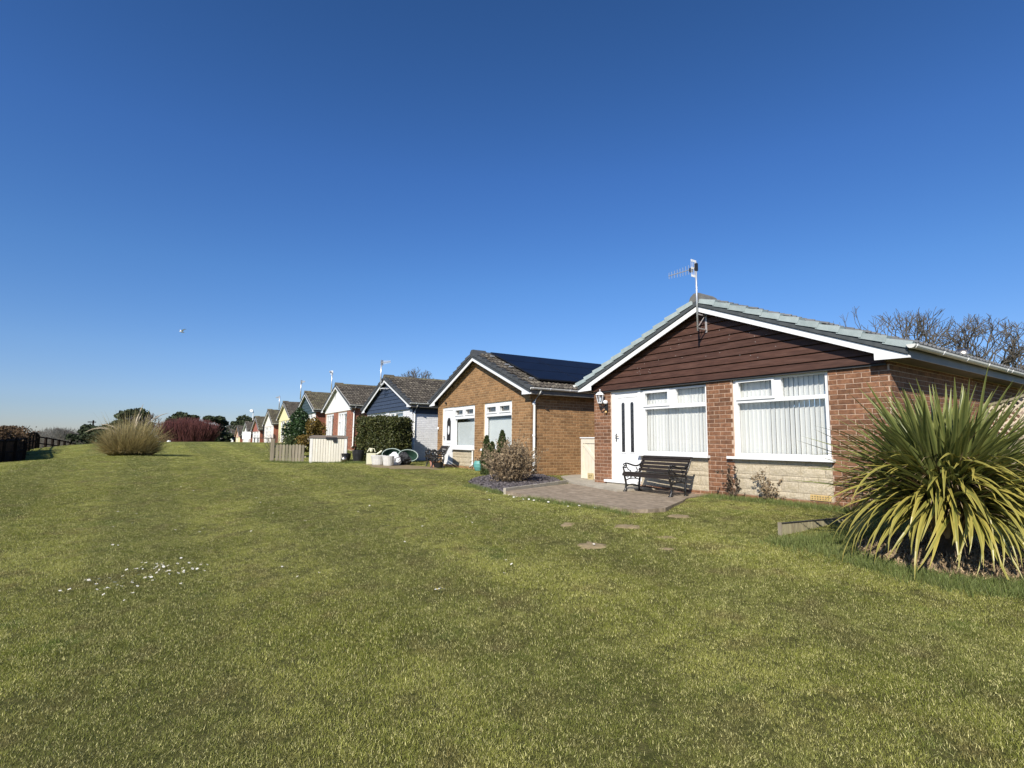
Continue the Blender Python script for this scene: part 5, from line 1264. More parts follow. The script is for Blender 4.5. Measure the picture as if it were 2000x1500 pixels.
twiggy('bare_shrub', gpt(-9.9, 22.6), 26, .85, .8, MT['bark'], .007, 'leafless grey shrub behind the fence post', 'shrub', seed=9)

# ------------------------------------------------------------------ storage box, picket fence, pots
ax = Vector((-7.1, 19.1)); bx2 = Vector((-5.90, 19.45)); d = bx2 - ax; ang = math.atan2(d.y, d.x); W_ = d.length
sb = empty('storage_box', (ax.x, ax.y, Tz(ax.x, ax.y)), ang, 'cream plastic garden storage box with taupe lid on the lawn', 'storage box')
zh = .92
MB().box(0, W_, .03, .72, .0, zh - .02).build('body', MT['cream'], sb)
nb = 12
for i in range(nb):
    x0_ = .10 + (W_ - .2) * i / nb; MB().box(x0_ + .007, x0_ + (W_ - .2) / nb - .007, .004, .029, .05, zh - .06).build('front_board', MT['cream'], sb)
for x0_, x1_ in ((0, .095), (W_ - .095, W_)): MB().box(x0_, x1_, .0, .0295, .0, zh - .03).build('corner_post', MT['white_dirty'], sb)
for i in range(5): MB().box(W_ + .001, W_ + .016, .07 + i * .13, .07 + i * .13 + .12, .03, zh - .05).build('side_board', MT['cream'], sb)
b = MB(); b.prism_y([(-.03, zh - .03), (W_ + .03, zh - .03), (W_ + .03, zh + .03), (W_ - .1, zh + .065), (.1, zh + .065), (-.03, zh + .03)], -.03, .76); b.build('lid', MT['lid'], sb)
b = MB(); b.box(W_ * .42, W_ * .72, -.045, -.031, zh - .07, zh + .0); b.box(W_ * .62, W_ * .72, -.05, -.031, zh - .17, zh - .07); b.build('latch', MT['black'], sb)
f0 = Vector((-8.25, 18.9)); f1 = Vector((-7.25, 19.2)); d = f1 - f0; ang = math.atan2(d.y, d.x); Wf = d.length
pf = empty('picket_fence', (f0.x, f0.y, Tz(f0.x, f0.y)), ang, 'short weathered picket fence left of the storage box', 'fence')
MB().box(-.12, 0, -.06, .06, -.1, .80).build('post', MT['timber_grey'], pf)
for z in (.14, .50): MB().box(.001, Wf, .01, .04, z, z + .06).build('rail', MT['timber_grey'], pf)
for i in range(9):
    x = .05 + i * (Wf - .1) / 9; h_ = .62 + rng.uniform(-.02, .02)
    b = MB(); b.prism_y([(x, .0), (x + .085, .0), (x + .085, h_ - .04), (x + .043, h_), (x, h_ - .04)], -.012, .009); b.build('picket', MT['timber_grey'], pf)

pot(gpt(-4.18, 17.1), [(.17, 0), (.19, .04), (.215, .2), (.225, .24), (.235, .30), (.22, .31)], MT['tub'], 'wider of the two pale grey stone tubs on the bare patch', 'planter', 'pale grey stone tubs')
pot(gpt(-3.82, 16.9), [(.14, 0), (.155, .04), (.175, .2), (.18, .24), (.19, .30), (.175, .31)], MT['tub'], 'narrower pale grey stone tub nearest the lawn', 'planter', 'pale grey stone tubs')
pot(gpt(-5.35, 19.0), [(.15, 0), (.20, .3), (.21, .42), (.2, .43)], MT['black'], 'black plastic bucket left of the cream can by the hedge', 'bucket')
pot(gpt(-6.0, 19.6), [(.14, 0), (.20, .16), (.21, .3), (.19, .31)], MT['black'], 'black pot in the shade right of the storage box', 'plant pot')
bl = MB().lathe([(0, -.11), (.07, -.08), (.11, 0), (.08, .08), (0, .11)], 14).build('glazed_ball', MT['chrome'], None, gpt(-5.75, 18.7, .13), smooth=True); tag(bl, 'shiny silver ball on the grass beside the storage box', 'garden ball')
wc = empty('watering_can', gpt(-4.62, 17.9), R(20), 'pale cream plastic can at the foot of the hedge', 'watering can')
b = MB(); b.prism_z([(-.14, -.10), (.14, -.10), (.14, .10), (-.14, .10)], 0, .36); b.build('body', MT['can'], wc)
b = MB(); b.tube([(.12, 0, .28), (.30, 0, .40), (.34, 0, .44)], .03, 8); b.lathe([(.0, .52), (.05, .5), (.05, .44), (.03, .40)], 10, c=(0, 0, 0)); b.build('spout', MT['can'], wc)
b = MB(); b.tube([(-.12, 0, .40), (-.05, 0, .52), (.1, 0, .50), (.13, 0, .40)], .015, 6); b.build('handle', MT['can'], wc)
def barrow(loc, rz, label, tilt):
    e = empty('wheelbarrow', loc, rz, label, 'wheelbarrow', 'green trays by the hedge')
    t = MB(); n = 20; top = [(.33 * math.cos(6.283 * i / n), .23 * math.sin(6.283 * i / n), 0) for i in range(n)]; bot = [(x * .6, y * .6, -.2) for x, y, z in top]
    t.add(top + bot, [(i, i + n, (i + 1) % n + n, (i + 1) % n) for i in range(n)] + [tuple(range(n, 2 * n))]); t.build('tray', MT['barrow'], e, (0, 0, .30), (tilt, 0, 0))
    t = MB(); t.tube([(.335 * math.cos(6.283 * i / n), .235 * math.sin(6.283 * i / n), 0) for i in range(n + 1)], .018, 6); t.build('rim', MT['rim'], e, (0, 0, .30), (tilt, 0, 0)); return e
barrow(gpt(-4.15, 18.9), R(10), 'green oval tray tipped up on edge behind the white bag', R(62))
barrow(gpt(-3.55, 18.7), R(20), 'green oval tray tipped up over the black bag', R(58))
def lump(name, loc, r, h, m, label, cat, seed):
    g = random.Random(seed); b = MB(); n = 18; rings = 9; vs = []
    for j in range(rings + 1):
        t = j / rings; rad = r * math.sin(math.pi * (.22 + .70 * t)) ; z = h * t
        for k in range(n):
            a = 6.283 * k / n; q = 1 + g.uniform(-.2, .2) + .16 * math.sin(3 * a + 5 * t) + .1 * math.sin(5 * a - 9 * t); vs.append((rad * q * math.cos(a), rad * q * math.sin(a), z + g.uniform(-.02, .02)))
    fs = [(j * n + k, j * n + (k + 1) % n, (j + 1) * n + (k + 1) % n, (j + 1) * n + k) for j in range(rings) for k in range(n)] + [tuple(range(n - 1, -1, -1)), tuple(rings * n + k for k in range(n))]
    b.add(vs, fs); o = b.build(name, m, None, loc); return tag(o, label, cat)
lump('plastic_bag', gpt(-3.75, 17.45), .19, .42, MT['bag_white'], 'crumpled white plastic bag between the tubs and the black bag', 'bag', 3)
lump('plastic_bag', gpt(-3.55, 18.0), .22, .42, MT['black'], 'full black plastic sack by the hedge', 'bag', 5)

# bare earth
def earth(poly, name, label, zoff=.008, m=None, cat='bare earth', h=0.0):
    P = [(x, y) for x, y in poly]; cx = sum(p[0] for p in P) / len(P); cy = sum(p[1] for p in P) / len(P)
    n = 24; vs = []; fs = []; rings = 5
    def edge(a):
        # radial polygon sampling
        dx, dy = math.cos(a), math.sin(a); best = 1e9
        for i in range(len(P)):
            x0, y0 = P[i][0] - cx, P[i][1] - cy; x1, y1 = P[(i + 1) % len(P)][0] - cx, P[(i + 1) % len(P)][1] - cy
            den = dx * (y1 - y0) - dy * (x1 - x0)
            if abs(den) < 1e-9: continue
            t = (x0 * (y1 - y0) - y0 * (x1 - x0)) / den; s_ = (x0 * dy - y0 * dx) / den
            if t > 0 and -1e-6 <= s_ <= 1 + 1e-6: best = min(best, t)
        return best if best < 1e8 else .1
    E = [edge(6.283185 * k / n) * rng.uniform(.66, 1.2) for k in range(n)]
    vs.append((cx, cy, Tz(cx, cy) + zoff + h))
    for j in range(1, rings + 1):
        t = j / rings
        for k in range(n):
            x, y = cx + E[k] * t * math.cos(6.283185 * k / n), cy + E[k] * t * math.sin(6.283185 * k / n)
            vs.append((x, y, Tz(x, y) + (zoff + h * (1 - t * t)) * (1 if j < rings else 0) - (.004 if j == rings else 0)+ rng.uniform(-.003, .003)))
    for k in range(n): fs.append((0, 1 + k, 1 + (k + 1) % n))
    for j in range(rings - 1):
        for k in range(n): a = 1 + j * n + k; b_ = 1 + j * n + (k + 1) % n; fs.append((a, a + n, b_ + n, b_))
    b = MB(); b.add(vs, fs); o = b.build(name, m or MT['soil'], None, smooth=True); return o
def circ(x, y, a, b, n=10): return [(x + a * math.cos(6.283 * i / n), y + b * math.sin(6.283 * i / n)) for i in range(n)]
EARTH = [((.89, 6.02), .17, .15, 'largest round bare earth patch in the lawn, nearest the camera'), ((.73, 6.99), .11, .12, 'small faint earth patch left of the patio corner'), ((1.44, 6.82), .20, .12, 'wide low earth patch on the lawn below the patio'),
         ((1.66, 5.87), .14, .07, 'thin earth patch just right of the largest one'), ((1.80, 6.32), .15, .08, 'earth patch between the patio and the edging board'), ((2.31, 7.5), .17, .12, 'earth patch in the grass beside the right patio corner')]
for (x, y), a, b_, lab in EARTH:
    o = earth(circ(x, y, a, b_), 'earth_patch', lab, .006, h=.010); tag(o, lab, 'earth patch', 'bare earth patches in the lawn')
bare = [(-4.9, 17.7), (-4.2, 16.3), (-3.0, 15.3), (-2.2, 15.6), (-1.9, 16.6), (-2.6, 17.6), (-3.6, 18.2)]
o = earth(bare, 'bare_ground', '', .012); tag(o, kind='structure')

# ------------------------------------------------------------------ pampas clump
pp = empty('pampas_grass', gpt(-12.35, 17.6), 0, 'large straw coloured pampas clump alone on the lawn', 'pampas grass')
n = 6500; az = nr.random(n) * 2 * np.pi; r0 = .50 * np.sqrt(nr.random(n)) * (1 + .3 * np.sin(az * 3 + 1)); P = np.stack([r0 * np.cos(az), r0 * np.sin(az), np.zeros(n)], 1)
v1, f1 = blades(P[:2600], .60 + .62 * nr.random(2600), .010 + .016 * nr.random(2600), .12 + 1.05 * nr.random(2600), az[:2600] + nr.normal(size=2600) * .6, 7, .55, .55)
v2, f2 = blades(P[3600:], .50 + .45 * nr.random(2900), .010 + .014 * nr.random(2900), .75 + .75 * nr.random(2900), az[3600:] + nr.normal(size=2900) * .4, 7, .42, .78)
v, f = join_np([(v1, f1), (v2, f2)]); v[:, 2] = np.maximum(v[:, 2], .01)
tag(put('blades', np_mesh('blades', v, f, MT['pampas']), pp), kind='stuff')
n = 260; az = nr.random(n) * 2 * np.pi; r0 = .4 * np.sqrt(nr.random(n)); P = np.stack([r0 * np.cos(az), r0 * np.sin(az), np.zeros(n)], 1)
v, f = blades(P, .9 + .75 * nr.random(n), np.full(n, .014), .05 + .75 * nr.random(n), az, 5, .45, .5)
tag(put('stalks', np_mesh('stalks', v, f, MT['pampas']), pp), kind='stuff')
plm = []
for i in range(9):
    az_, H_ = rng.uniform(0, 6.28), rng.uniform(1.35, 1.85); le = rng.uniform(.1, .5) if i > 3 else rng.uniform(.35, .6)
    if i < 4: az_ = math.pi + rng.uniform(-.3, .3)
    p = Vector((0, 0, 0)); path = [p.copy()]; el = math.pi / 2 - le * .3
    for k in range(8):
        el -= le * .22 * (1 + k * .25); p = p + Vector((math.cos(az_) * math.cos(el), math.sin(az_) * math.cos(el), math.sin(el))) * (H_ / 8); path.append(p.copy())
    b = MB(); b.tube(path, [.007] * 6 + [.016, .014, .004], 5); b.build('plume', MT['plume'], pp)

# ------------------------------------------------------------------ trees
def bare_tree(name, loc, H, r, label, seed, m=None, levels=6, spread=.75, group=None, trunk_f=.28, sides=4, scale_r=1.0, k_child=(2, 3), cat='tree', minr=.006, shrink=(.70, .86)):
    rr = random.Random(seed); e = empty(name, loc, 0, label, cat, group); m = m or MT['bark']; tr = []; br = []
    def grow(p, d, L, rad, lev):
        k = 3
        for i in range(k):
            d = (d + Vector((rr.gauss(0, .16), rr.gauss(0, .16), rr.gauss(.03, .10)))).normalized(); q = p + d * (L / k); r1 = rad * (1 - .25 * (i + 1) / k)
            (tr if lev == 0 else br).append((p, q, max(rad * (1 - .25 * i / k), minr), max(r1, minr))); p = q
        if lev < levels:
            for _ in range(rr.randint(*k_child) if lev > 0 else 4):
                a = rr.uniform(0, 6.283); t = rr.uniform(.35, spread); ax_ = d.orthogonal().normalized(); ax_.rotate(Matrix.Rotation(a, 3, d)); dd = (d * math.cos(t) + ax_ * math.sin(t)).normalized(); dd.z += .08
                grow(p, dd.normalized(), L * rr.uniform(*shrink), rad * .68, lev + 1)
    grow(Vector((0, 0, -.1)), Vector((rr.gauss(0, .05), rr.gauss(0, .05), 1)).normalized(), H * trunk_f, r, 0)
    v, f = seg_tubes(tr, 8); put('trunk', np_mesh('trunk', v, f, m, True), e)
    v, f = seg_tubes(br, sides); tag(put('crown', np_mesh('crown', v, f, m), e), kind='stuff'); return e
bare_tree('bare_tree', gpt(23.0, 26.5), 6.7, .17, 'large leafless tree with dense twigs behind the right end of the nearest roof', 21, levels=7, spread=.9, group='leafless trees behind the houses', k_child=(2, 3), minr=.0075)
bare_tree('bare_tree', gpt(27.8, 27.5), 6.6, .17, 'leafless tree cut by the right edge of the picture', 25, levels=7, spread=.9, group='leafless trees behind the houses', minr=.0075)
bare_tree('bare_tree', gpt(27.6, 40.0), 11.6, .17, 'sparse leafless tree showing over the grey verge of the nearest roof', 23, levels=6, spread=.6, group='leafless trees behind the houses', minr=.013)
bare_tree('bare_tree', gpt(20.6, 28.0), 4.9, .10, 'low twiggy leafless tree just left of the steel cowl', 28, levels=6, spread=.8, group='leafless trees behind the houses', minr=.010)
bare_tree('bare_tree', gpt(-8.6, 50.0), 7.0, .14, 'leafless tree top showing above the navy-gabled roof', 31, levels=7, spread=.7, group='leafless trees behind the houses', minr=.012)
bare_tree('bare_tree', gpt(-6.6, 52.0), 7.0, .14, 'thin leafless tree tip left of the tan gable slope', 33, levels=6, spread=.6, group='leafless trees behind the houses', minr=.012)

# red-stemmed shrub
rs = empty('red_stemmed_shrub', gpt(-27.2, 45.5, -.1), 0, 'broad dark red stemmed shrub at the far end of the lawn', 'shrub')
segs = []
for i in range(3400):
    a = rng.uniform(0, 6.283); r_ = rng.random() ** .5; x0_, y0_ = 1.9 * r_ * math.cos(a), 1.2 * r_ * math.sin(a); h_ = rng.uniform(1.6, 2.75) * (1 - .22 * r_ * r_); ox, oy = .55 * r_ * math.cos(a) + rng.gauss(0, .2), .55 * r_ * math.sin(a) + rng.gauss(0, .2)
    p = Vector((x0_, y0_, 0))
    for k in range(3):
        t = (k + 1) / 3; q = Vector((x0_ + ox * t ** 1.3, y0_ + oy * t ** 1.3, h_ * t)); segs.append((p, q, .014, .010)); p = q
v, f = seg_tubes(segs, 3); tag(put('stems', np_mesh('stems', v, f, MT['twig_red']), rs), kind='stuff')

def pine(loc, H, W, seed, label, group='dark pines beyond the lawn', m=None, lumps=16, n=7000, base=.28, size=.22, flat=.55):
    e = empty('pine_tree', loc, 0, label, 'tree', group); rr = random.Random(seed)
    MB().tube([(0, 0, -.2), (rr.uniform(-.1, .1), 0, H * .5), (rr.uniform(-.2, .2), 0, H * .92)], [W * .07, W * .05, W * .02], 7).build('trunk', MT['bark'], e)
    segs = []; g = np.random.default_rng(seed); P = []
    for i in range(lumps):
        t = rr.uniform(base, .97); a = rr.uniform(0, 6.283); rad = W * (1 - ((t - base) / (1 - base)) ** 1.6 * .75) * rr.uniform(.2, .85); c = Vector((rad * math.cos(a), rad * math.sin(a), H * t))
        segs.append((Vector((0, 0, c.z - .2 * H * .3)), c, W * .02, W * .01)); k = n // lumps; d = g.normal(size=(k, 3)); d /= np.linalg.norm(d, axis=1, keepdims=True)
        P.append(np.array(c) + d * (.6 + .4 * g.random((k, 1))) * np.array([W * .36, W * .36, W * .36 * flat]) * rr.uniform(.7, 1.15))
    v, f = seg_tubes(segs, 4); put('limbs', np_mesh('limbs', v, f, MT['bark']), e)
    v, f = leaf_cards(np.concatenate(P), size, 1.8, .3); tag(put('crown', np_mesh('crown', v, f, m or MT['leaf_pine']), e), kind='stuff'); return e
def far(px, top_py, dist, base_z=None):
    """helper used once per distant tree: bearing and crown height surveyed from the photograph"""
    x = (px - 1000) / 1052.8 * dist; z = Tz(x, dist) if base_z is None else base_z
    hor = 853.4 + (px) * .0091
    top = 1.5 + (hor - top_py) / 1052.8 * dist
    return (x, dist, z), top - z
FAR_PINES = [(262, 802, 62, 3.6, 'broad rounded dark pine rising behind the pampas clump'), (212, 820, 95, 2.2, 'small dark pine just right of the telegraph pole'), (172, 832, 100, 3.2, 'low dark pine left of the telegraph pole'), (192, 836, 90, 3.0, 'low dark pine at the foot of the telegraph pole'),
             (350, 806, 75, 2.8, 'tall dark pine behind the left part of the red shrub'), (385, 812, 78, 2.6, 'dark pine behind the middle of the red shrub'), (408, 813, 80, 2.4, 'dark pine behind the right part of the red shrub'), (432, 814, 82, 2.2, 'open-topped dark pine right of the red shrub'),
             (480, 813, 120, 4.2, 'dark pine left of the satellite dish'), (496, 812, 118, 3.6, 'dark pine behind the satellite dish'), (465, 822, 125, 3.2, 'low dark pine above the far bungalows')]
for i, (px, ty, dd, W, lab) in enumerate(FAR_PINES):
    loc, Hh = far(px, ty, dd); pine(loc, Hh * .97, W, 60 + i, lab, size=.13 + dd * .0016, n=6500, base=.2)
FAR_BARE = [(290, 800, 60, 'bare twiggy tree right of the rounded pine', .6), (312, 806, 64, 'second bare tree right of the rounded pine', .6), (447, 812, 100, 'pale bare tree between the red shrub and the far bungalows', .5), (425, 822, 105, 'low bare tree behind the red shrub', .6),
            (85, 836, 190, 'grey bare tree in the hazy tree line above the fence', .6), (112, 832, 190, 'rounded grey bare tree in the hazy tree line', .6), (140, 838, 185, 'low grey bare tree in the hazy tree line by the pines', .6), (62, 841, 200, 'leftmost grey bare tree in the hazy tree line', .6)]
for i, (px, ty, dd, lab, spd) in enumerate(FAR_BARE):
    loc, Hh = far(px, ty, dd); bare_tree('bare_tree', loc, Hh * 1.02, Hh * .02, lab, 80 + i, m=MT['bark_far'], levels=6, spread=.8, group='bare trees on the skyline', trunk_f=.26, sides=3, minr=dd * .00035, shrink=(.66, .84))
# far wood as one mass: rounded leafless crowns
fw = []; sg_ = []
for c_ in range(46):
    dd = rng.uniform(170, 330); x = -dd * rng.uniform(.74, 1.05); hgt = rng.uniform(5.0, 7.6) * (.62 + dd / 640); W_ = hgt * rng.uniform(.45, .7)
    for i in range(420):
        a = rng.uniform(0, 6.283); r_ = rng.random() ** .45; e_ = rng.uniform(-.2, 1) ; cz = -1.8 + hgt * .45
        qx, qz = W_ * r_ * math.cos(a), hgt * .5 * r_ * math.sin(a); p = Vector((x + qx, dd + rng.uniform(-2, 2), cz + qz)); d_ = Vector((qx * .5 + rng.gauss(0, .4), rng.gauss(0, .3), abs(qz) * .3 + .8 + rng.gauss(0, .3))).normalized() * hgt * rng.uniform(.08, .2)
        sg_.append((p, p + d_, dd * .00028, dd * .00016))
    sg_.append((Vector((x, dd, -4)), Vector((x, dd, cz)), .25, .15))
v, f = seg_tubes(sg_, 3)
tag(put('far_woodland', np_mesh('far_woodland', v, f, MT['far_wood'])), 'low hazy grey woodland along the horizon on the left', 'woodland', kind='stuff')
sg_ = []
for i in range(15000):
    y = rng.uniform(62, 150); x = -y * rng.uniform(.48, .93); hh = (1.7 + .8 * math.sin(x * .3)) * (y / 120) + .6; z0_ = -1.7 + rng.random() ** .8 * hh
    d_ = Vector((rng.gauss(0, .5), rng.gauss(0, .4), rng.uniform(.4, 1.0))) * rng.uniform(.4, .9); p = Vector((x, y, z0_)); sg_.append((p, p + d_, .030, .016))
v, f = seg_tubes(sg_, 3)
tag(put('scrub_thicket', np_mesh('scrub_thicket', v, f, MT['bark'])), 'brown scrub filling the dip beyond the end of the lawn', 'scrub', kind='stuff')

# telegraph pole
loc, Hh = far(185, 821, 120)
tp = empty('telegraph_pole', loc, R(20), 'dark telegraph pole with a cross arm beyond the lawn', 'telegraph pole')
MB().tube([(0, 0, 0), (0, 0, Hh)], [.22, .16], 8).build('pole', MT['timber_dark'], tp); MB().box(-1.0, .5, -.1, .1, Hh - .5, Hh - .3).build('cross_arm', MT['timber_dark'], tp)

# ------------------------------------------------------------------ left rail fence and hedge
fp = [(-13.0, 8.0), (-15.2, 13.0), (-17.3, 18.0), (-20.2, 22.5), (-23.3, 26.0), (-26.8, 30.5), (-31.4, 36), (-37, 46), (-41.5, 53), (-47, 62)]
fl_ = []
for (x0_, y0_), (x1_, y1_) in zip(fp[:-1], fp[1:]):
    L = math.hypot(x1_ - x0_, y1_ - y0_); k = max(1, round(L / 1.9))
    for i in range(k): fl_.append((x0_ + (x1_ - x0_) * i / k, y0_ + (y1_ - y0_) * i / k))
fl_.append(fp[-1])
rf = empty('post_and_rail_fence', gpt(*fl_[0]), 0, 'dark timber fence in shade curving over the crest at the left', 'fence')
o0 = Vector(rf.location)
for i, (x, y) in enumerate(fl_):
    z = Tz(x, y); MB().box(-.06, .06, -.06, .06, -.2, .93).build('post', MT['timber_dark'], rf, (x - o0.x, y - o0.y, z - o0.z))
    if i + 1 < len(fl_):
        x1_, y1_ = fl_[i + 1]; z1 = Tz(x1_, y1_)
        a = Vector((x, y, z)) - o0; c = Vector((x1_, y1_, z1)) - o0
        b = MB()
        b.tube([a + Vector((0, 0, .88)), c + Vector((0, 0, .88))], .045, 4); b.build('rail', MT['timber_dark'], rf)
        b = MB(); b.tube([a + Vector((0, 0, .45)), c + Vector((0, 0, .45))], .04, 4); b.build('rail', MT['timber_dark'], rf)
        if y < 22:
            nb_ = 9; dv = (c - a)
            for k in range(nb_):
                q = a + dv * ((k + .5) / nb_); bb_ = MB(); bb_.box(-.075, .075, -.012, .012, .05, .86); bb_.build('pale', MT['timber_dark'], rf, tuple(q), (0, 0, math.atan2(dv.y, dv.x)))
hd_ = empty('beech_hedge', gpt(-20, 19), 0, 'tall brown leaved hedge behind the dark fence at the left edge', 'hedge')
g = np.random.default_rng(8); n = 80000; t = g.random(n); HX = [-15.9, -18.4, -20.9, -24.3]; HY = [13.0, 17.6, 22.4, 26.6]; HT = [0, .35, .7, 1]
hx = np.interp(t, HT, HX); hy = np.interp(t, HT, HY); side_ = g.normal(size=n) * .30; zz = g.random(n) ** .6
top = 1.27 + .12 * np.sin(t * 22) + .09 * np.sin(t * 61); top = np.where(t > .93, top * (1 - (t - .93) * 5), top)
gzv = T(hx, hy); P = np.stack([hx - .25 + side_ - hd_.location.x, hy + side_ * .3 - hd_.location.y, gzv + zz * top - hd_.location.z], 1)
v, f = leaf_cards(P, .052, 1.5); tag(put('foliage', np_mesh('foliage', v, f, MT['leaf_beech']), hd_), kind='stuff')
b = MB()
for k in range(26):
    a = k / 25; xx, yy = float(np.interp(a, HT, HX)) - .3, float(np.interp(a, HT, HY)); zz_ = Tz(xx, yy) - hd_.location.z
    b.tube([(xx - hd_.location.x, yy - hd_.location.y, zz_ - .1), (xx - hd_.location.x, yy - hd_.location.y, zz_ + 1.15)], .04, 6)
b.build('stems', MT['bark'], hd_)

# far handrail ramp
rp = empty('ramp_handrail', (-51.5, 92.0, -1.3), 0, 'white sloping handrail left of the farthest bungalow', 'handrail')
b = MB(); b.tube([(1.7, 0, 1.95), (-2.6, 0, .9)], .10, 6); b.build('top_rail', MT['white'], rp); b = MB(); b.tube([(1.3, 0, 1.0), (-1.4, 0, .45)], .10, 6); b.build('lower_rail', MT['white'], rp)
for x in (-2.4, -.9, .5, 1.6): b = MB(); b.tube([(x, 0, -.3), (x, 0, 1.5 + x * .24)], .07, 6); b.build('post', MT['white'], rp)

# white board, garden clutter between the far bungalows
def slab_sign(loc, w, h, z0, label):
    e = empty('notice_board', loc, 0, label, 'board'); MB().box(-w / 2, w / 2, -.03, .03, z0, z0 + h).build('panel', MT['white'], e)
    for s_ in (-1, 1): MB().box(s_ * w * .4 - .03, s_ * w * .4 + .03, .031, .08, 0, z0 + h * .8).build('leg', MT['white_dirty'], e)
slab_sign(gpt(-26.9, 55.0), .85, .75, 1.1, 'plain white board standing before the rust red gabled bungalow')
tb = empty('garden_table', gpt(-22.0, 48.0), 0, 'dark garden table with folded parasol beside the off-white bungalow', 'garden table')
MB().box(-.7, .7, -.4, .4, .68, .74).build('table_top', MT['black'], tb)
for sx in (-.6, .6):
    for sy in (-.33, .33): MB().box(sx - .03, sx + .03, sy - .03, sy + .03, 0, .679).build('leg', MT['black'], tb)
b = MB(); b.tube([(0, 0, .75), (0, 0, 1.9)], [.04, .09], 8); b.build('parasol', MT['black'], tb)
st_ = [(-23.4, 36.0, 'white stone at the far edge of the lawn under the telegraph pole'), (-22.1, 35.0, 'second white stone right of the one under the telegraph pole')]
for x, y, lab in st_:
    b = MB(); b.lathe([(.09, 0), (.13, .05), (.1, .12), (.0, .15)], 7); tag(b.build('white_stone', MT['bag_white'], None, gpt(x, y)), lab, 'stone', 'white stones on the lawn edge')

# gull
gl = empty('gull', (-37.4, 60, 13.5), R(-25), 'white gull gliding high over the far houses', 'bird'); gl.scale = (1.15, 1.15, 1.15)
b = MB(); b.tube([(.0, -.22, 0), (0, -.12, .02), (0, .05, .0), (0, .22, -.02), (0, .3, -.01)], [.01, .06, .075, .035, .01], 8); b.build('body', MT['bird'], gl, smooth=True)
for s_ in (-1, 1):
    b = MB(); b.add([(0, -.10, .03), (0, .10, .02), (s_ * .28, -.06, .12), (s_ * .28, .09, .11), (s_ * .62, .06, .05), (s_ * .60, .12, .05), (0, .0, .05), (s_ * .28, .02, .14)],
                   [(0, 2, 7, 6), (6, 7, 3, 1), (2, 4, 7), (7, 4, 5, 3), (0, 1, 3, 2), (2, 3, 5, 4)]); b.build('wing', MT['bird'], gl, None, (0, s_ * -.35, 0))

# ------------------------------------------------------------------ daisies
dm = MB()
for k in range(9):
    a = 6.283 * k / 9; c_, s_ = math.cos(a), math.sin(a); dm.add([(0, 0, .0), (.011 * math.cos(a - .3), .011 * math.sin(a - .3), .002), (.016 * c_, .016 * s_, .001), (.011 * math.cos(a + .3), .011 * math.sin(a + .3), .002)], [(0, 1, 2, 3)], 0)
dm.lathe([(.004, .001), (.004, .004), (.0, .005)], 6, 1); dm.tube([(0, 0, 0), (.003, .002, -.03)], .001, 4, 2)
dmesh = dm.mesh('daisy', [MT['daisy'], MT['daisy_eye'], MT['tuft']])
DS = []
for i in range(95):
    cx, cy, sx, sy = rng.choice([(-3.30, 5.42, .16, .16), (-3.62, 5.60, .16, .14), (-3.42, 5.30, .24, .30), (-3.62, 5.05, .16, .2)])
    DS.append((rng.gauss(cx, sx), rng.gauss(cy, sy), 'small white daisy in the cluster on the left of the lawn', 'daisies clustered on the left of the lawn', rng.uniform(.5, 1.0)))
for i in range(70):
    yy = rng.uniform(5, 13); xx = rng.uniform(-.75, .18) * yy
    DS.append((xx, yy, 'stray white daisy dotted on the open lawn', 'stray daisies on the open lawn', rng.uniform(.6, 1.0)))
for i in range(26):
    p = at(h1, rng.uniform(-2.2, .9), rng.uniform(-3.15, -2.9)); DS.append((p.x, p.y, 'daisy along the front edge of the patio', 'daisies along the patio edge', 1.3))
DS += [(-.62, 4.75, 'pale fleck of white petals mid lawn, pair', 'white petal pair mid lawn', 1.8), (-.58, 4.77, 'pale fleck of white petals mid lawn, pair', 'white petal pair mid lawn', 1.8)]
for x, y, lab, gr, s_ in DS:
    o = put('daisy', dmesh, None, (x, y, Tz(x, y) + .032), (rng.uniform(-.5, .5), rng.uniform(-.5, .5), rng.uniform(0, 6)), (s_,) * 3); tag(o, lab, 'daisy', gr)

# ------------------------------------------------------------------ grass
def house_mask(x, y):
    lx = (x - h1.location.x); ly = (y - h1.location.y); a = h1.rotation_euler[2]; c, s_ = math.cos(a), math.sin(a)
    u = lx * c + ly * s_; v_ = -lx * s_ + ly * c
    ins = (np.abs(u) < HW + .02) & (v_ > -.01) & (v_ < 9)
    ins |= in_poly(u, v_, patio_l) | in_poly(u, v_, path_l)
    ins |= in_poly(x, y, bed) | in_poly(x, y, bare)
    lx = (x - h2.location.x); ly = (y - h2.location.y); a = h2.rotation_euler[2]; c, s_ = math.cos(a), math.sin(a)
    u = lx * c + ly * s_; v_ = -lx * s_ + ly * c; ins |= (np.abs(u) < HW + .02) & (v_ > -.01) & (v_ < 9)
    for (ex, ey), ea, eb_, _ in EARTH: ins |= ((x - ex) / (ea * .86)) ** 2 + ((y - ey) / (eb_ * .86)) ** 2 < .55 + .5 * np.sin(x * 37) * np.sin(y * 41) + .3
    ins |= ((x - pc_.x) ** 2 + (y - pc_.y) ** 2 < .75 ** 2)
    return ins
def clump_mesh(name, n, rad, h0, h1_, w, lean0, lean1, m):
    a = nr.random(n) * 6.283; r_ = rad * np.sqrt(nr.random(n)); P = np.stack([r_ * np.cos(a), r_ * np.sin(a), np.full(n, -.006)], 1)
    v, f = blades(P, h0 + (h1_ - h0) * nr.random(n), w * (.7 + .6 * nr.random(n)), lean0 + (lean1 - lean0) * nr.random(n), None, 2, .9); return np_mesh(name, v, f, m)
clump = bpy.data.objects.new('grass_clump', clump_mesh('grass_clump', 90, .09, .010, .034, .0025, .5, 1.55, MT['blade']))
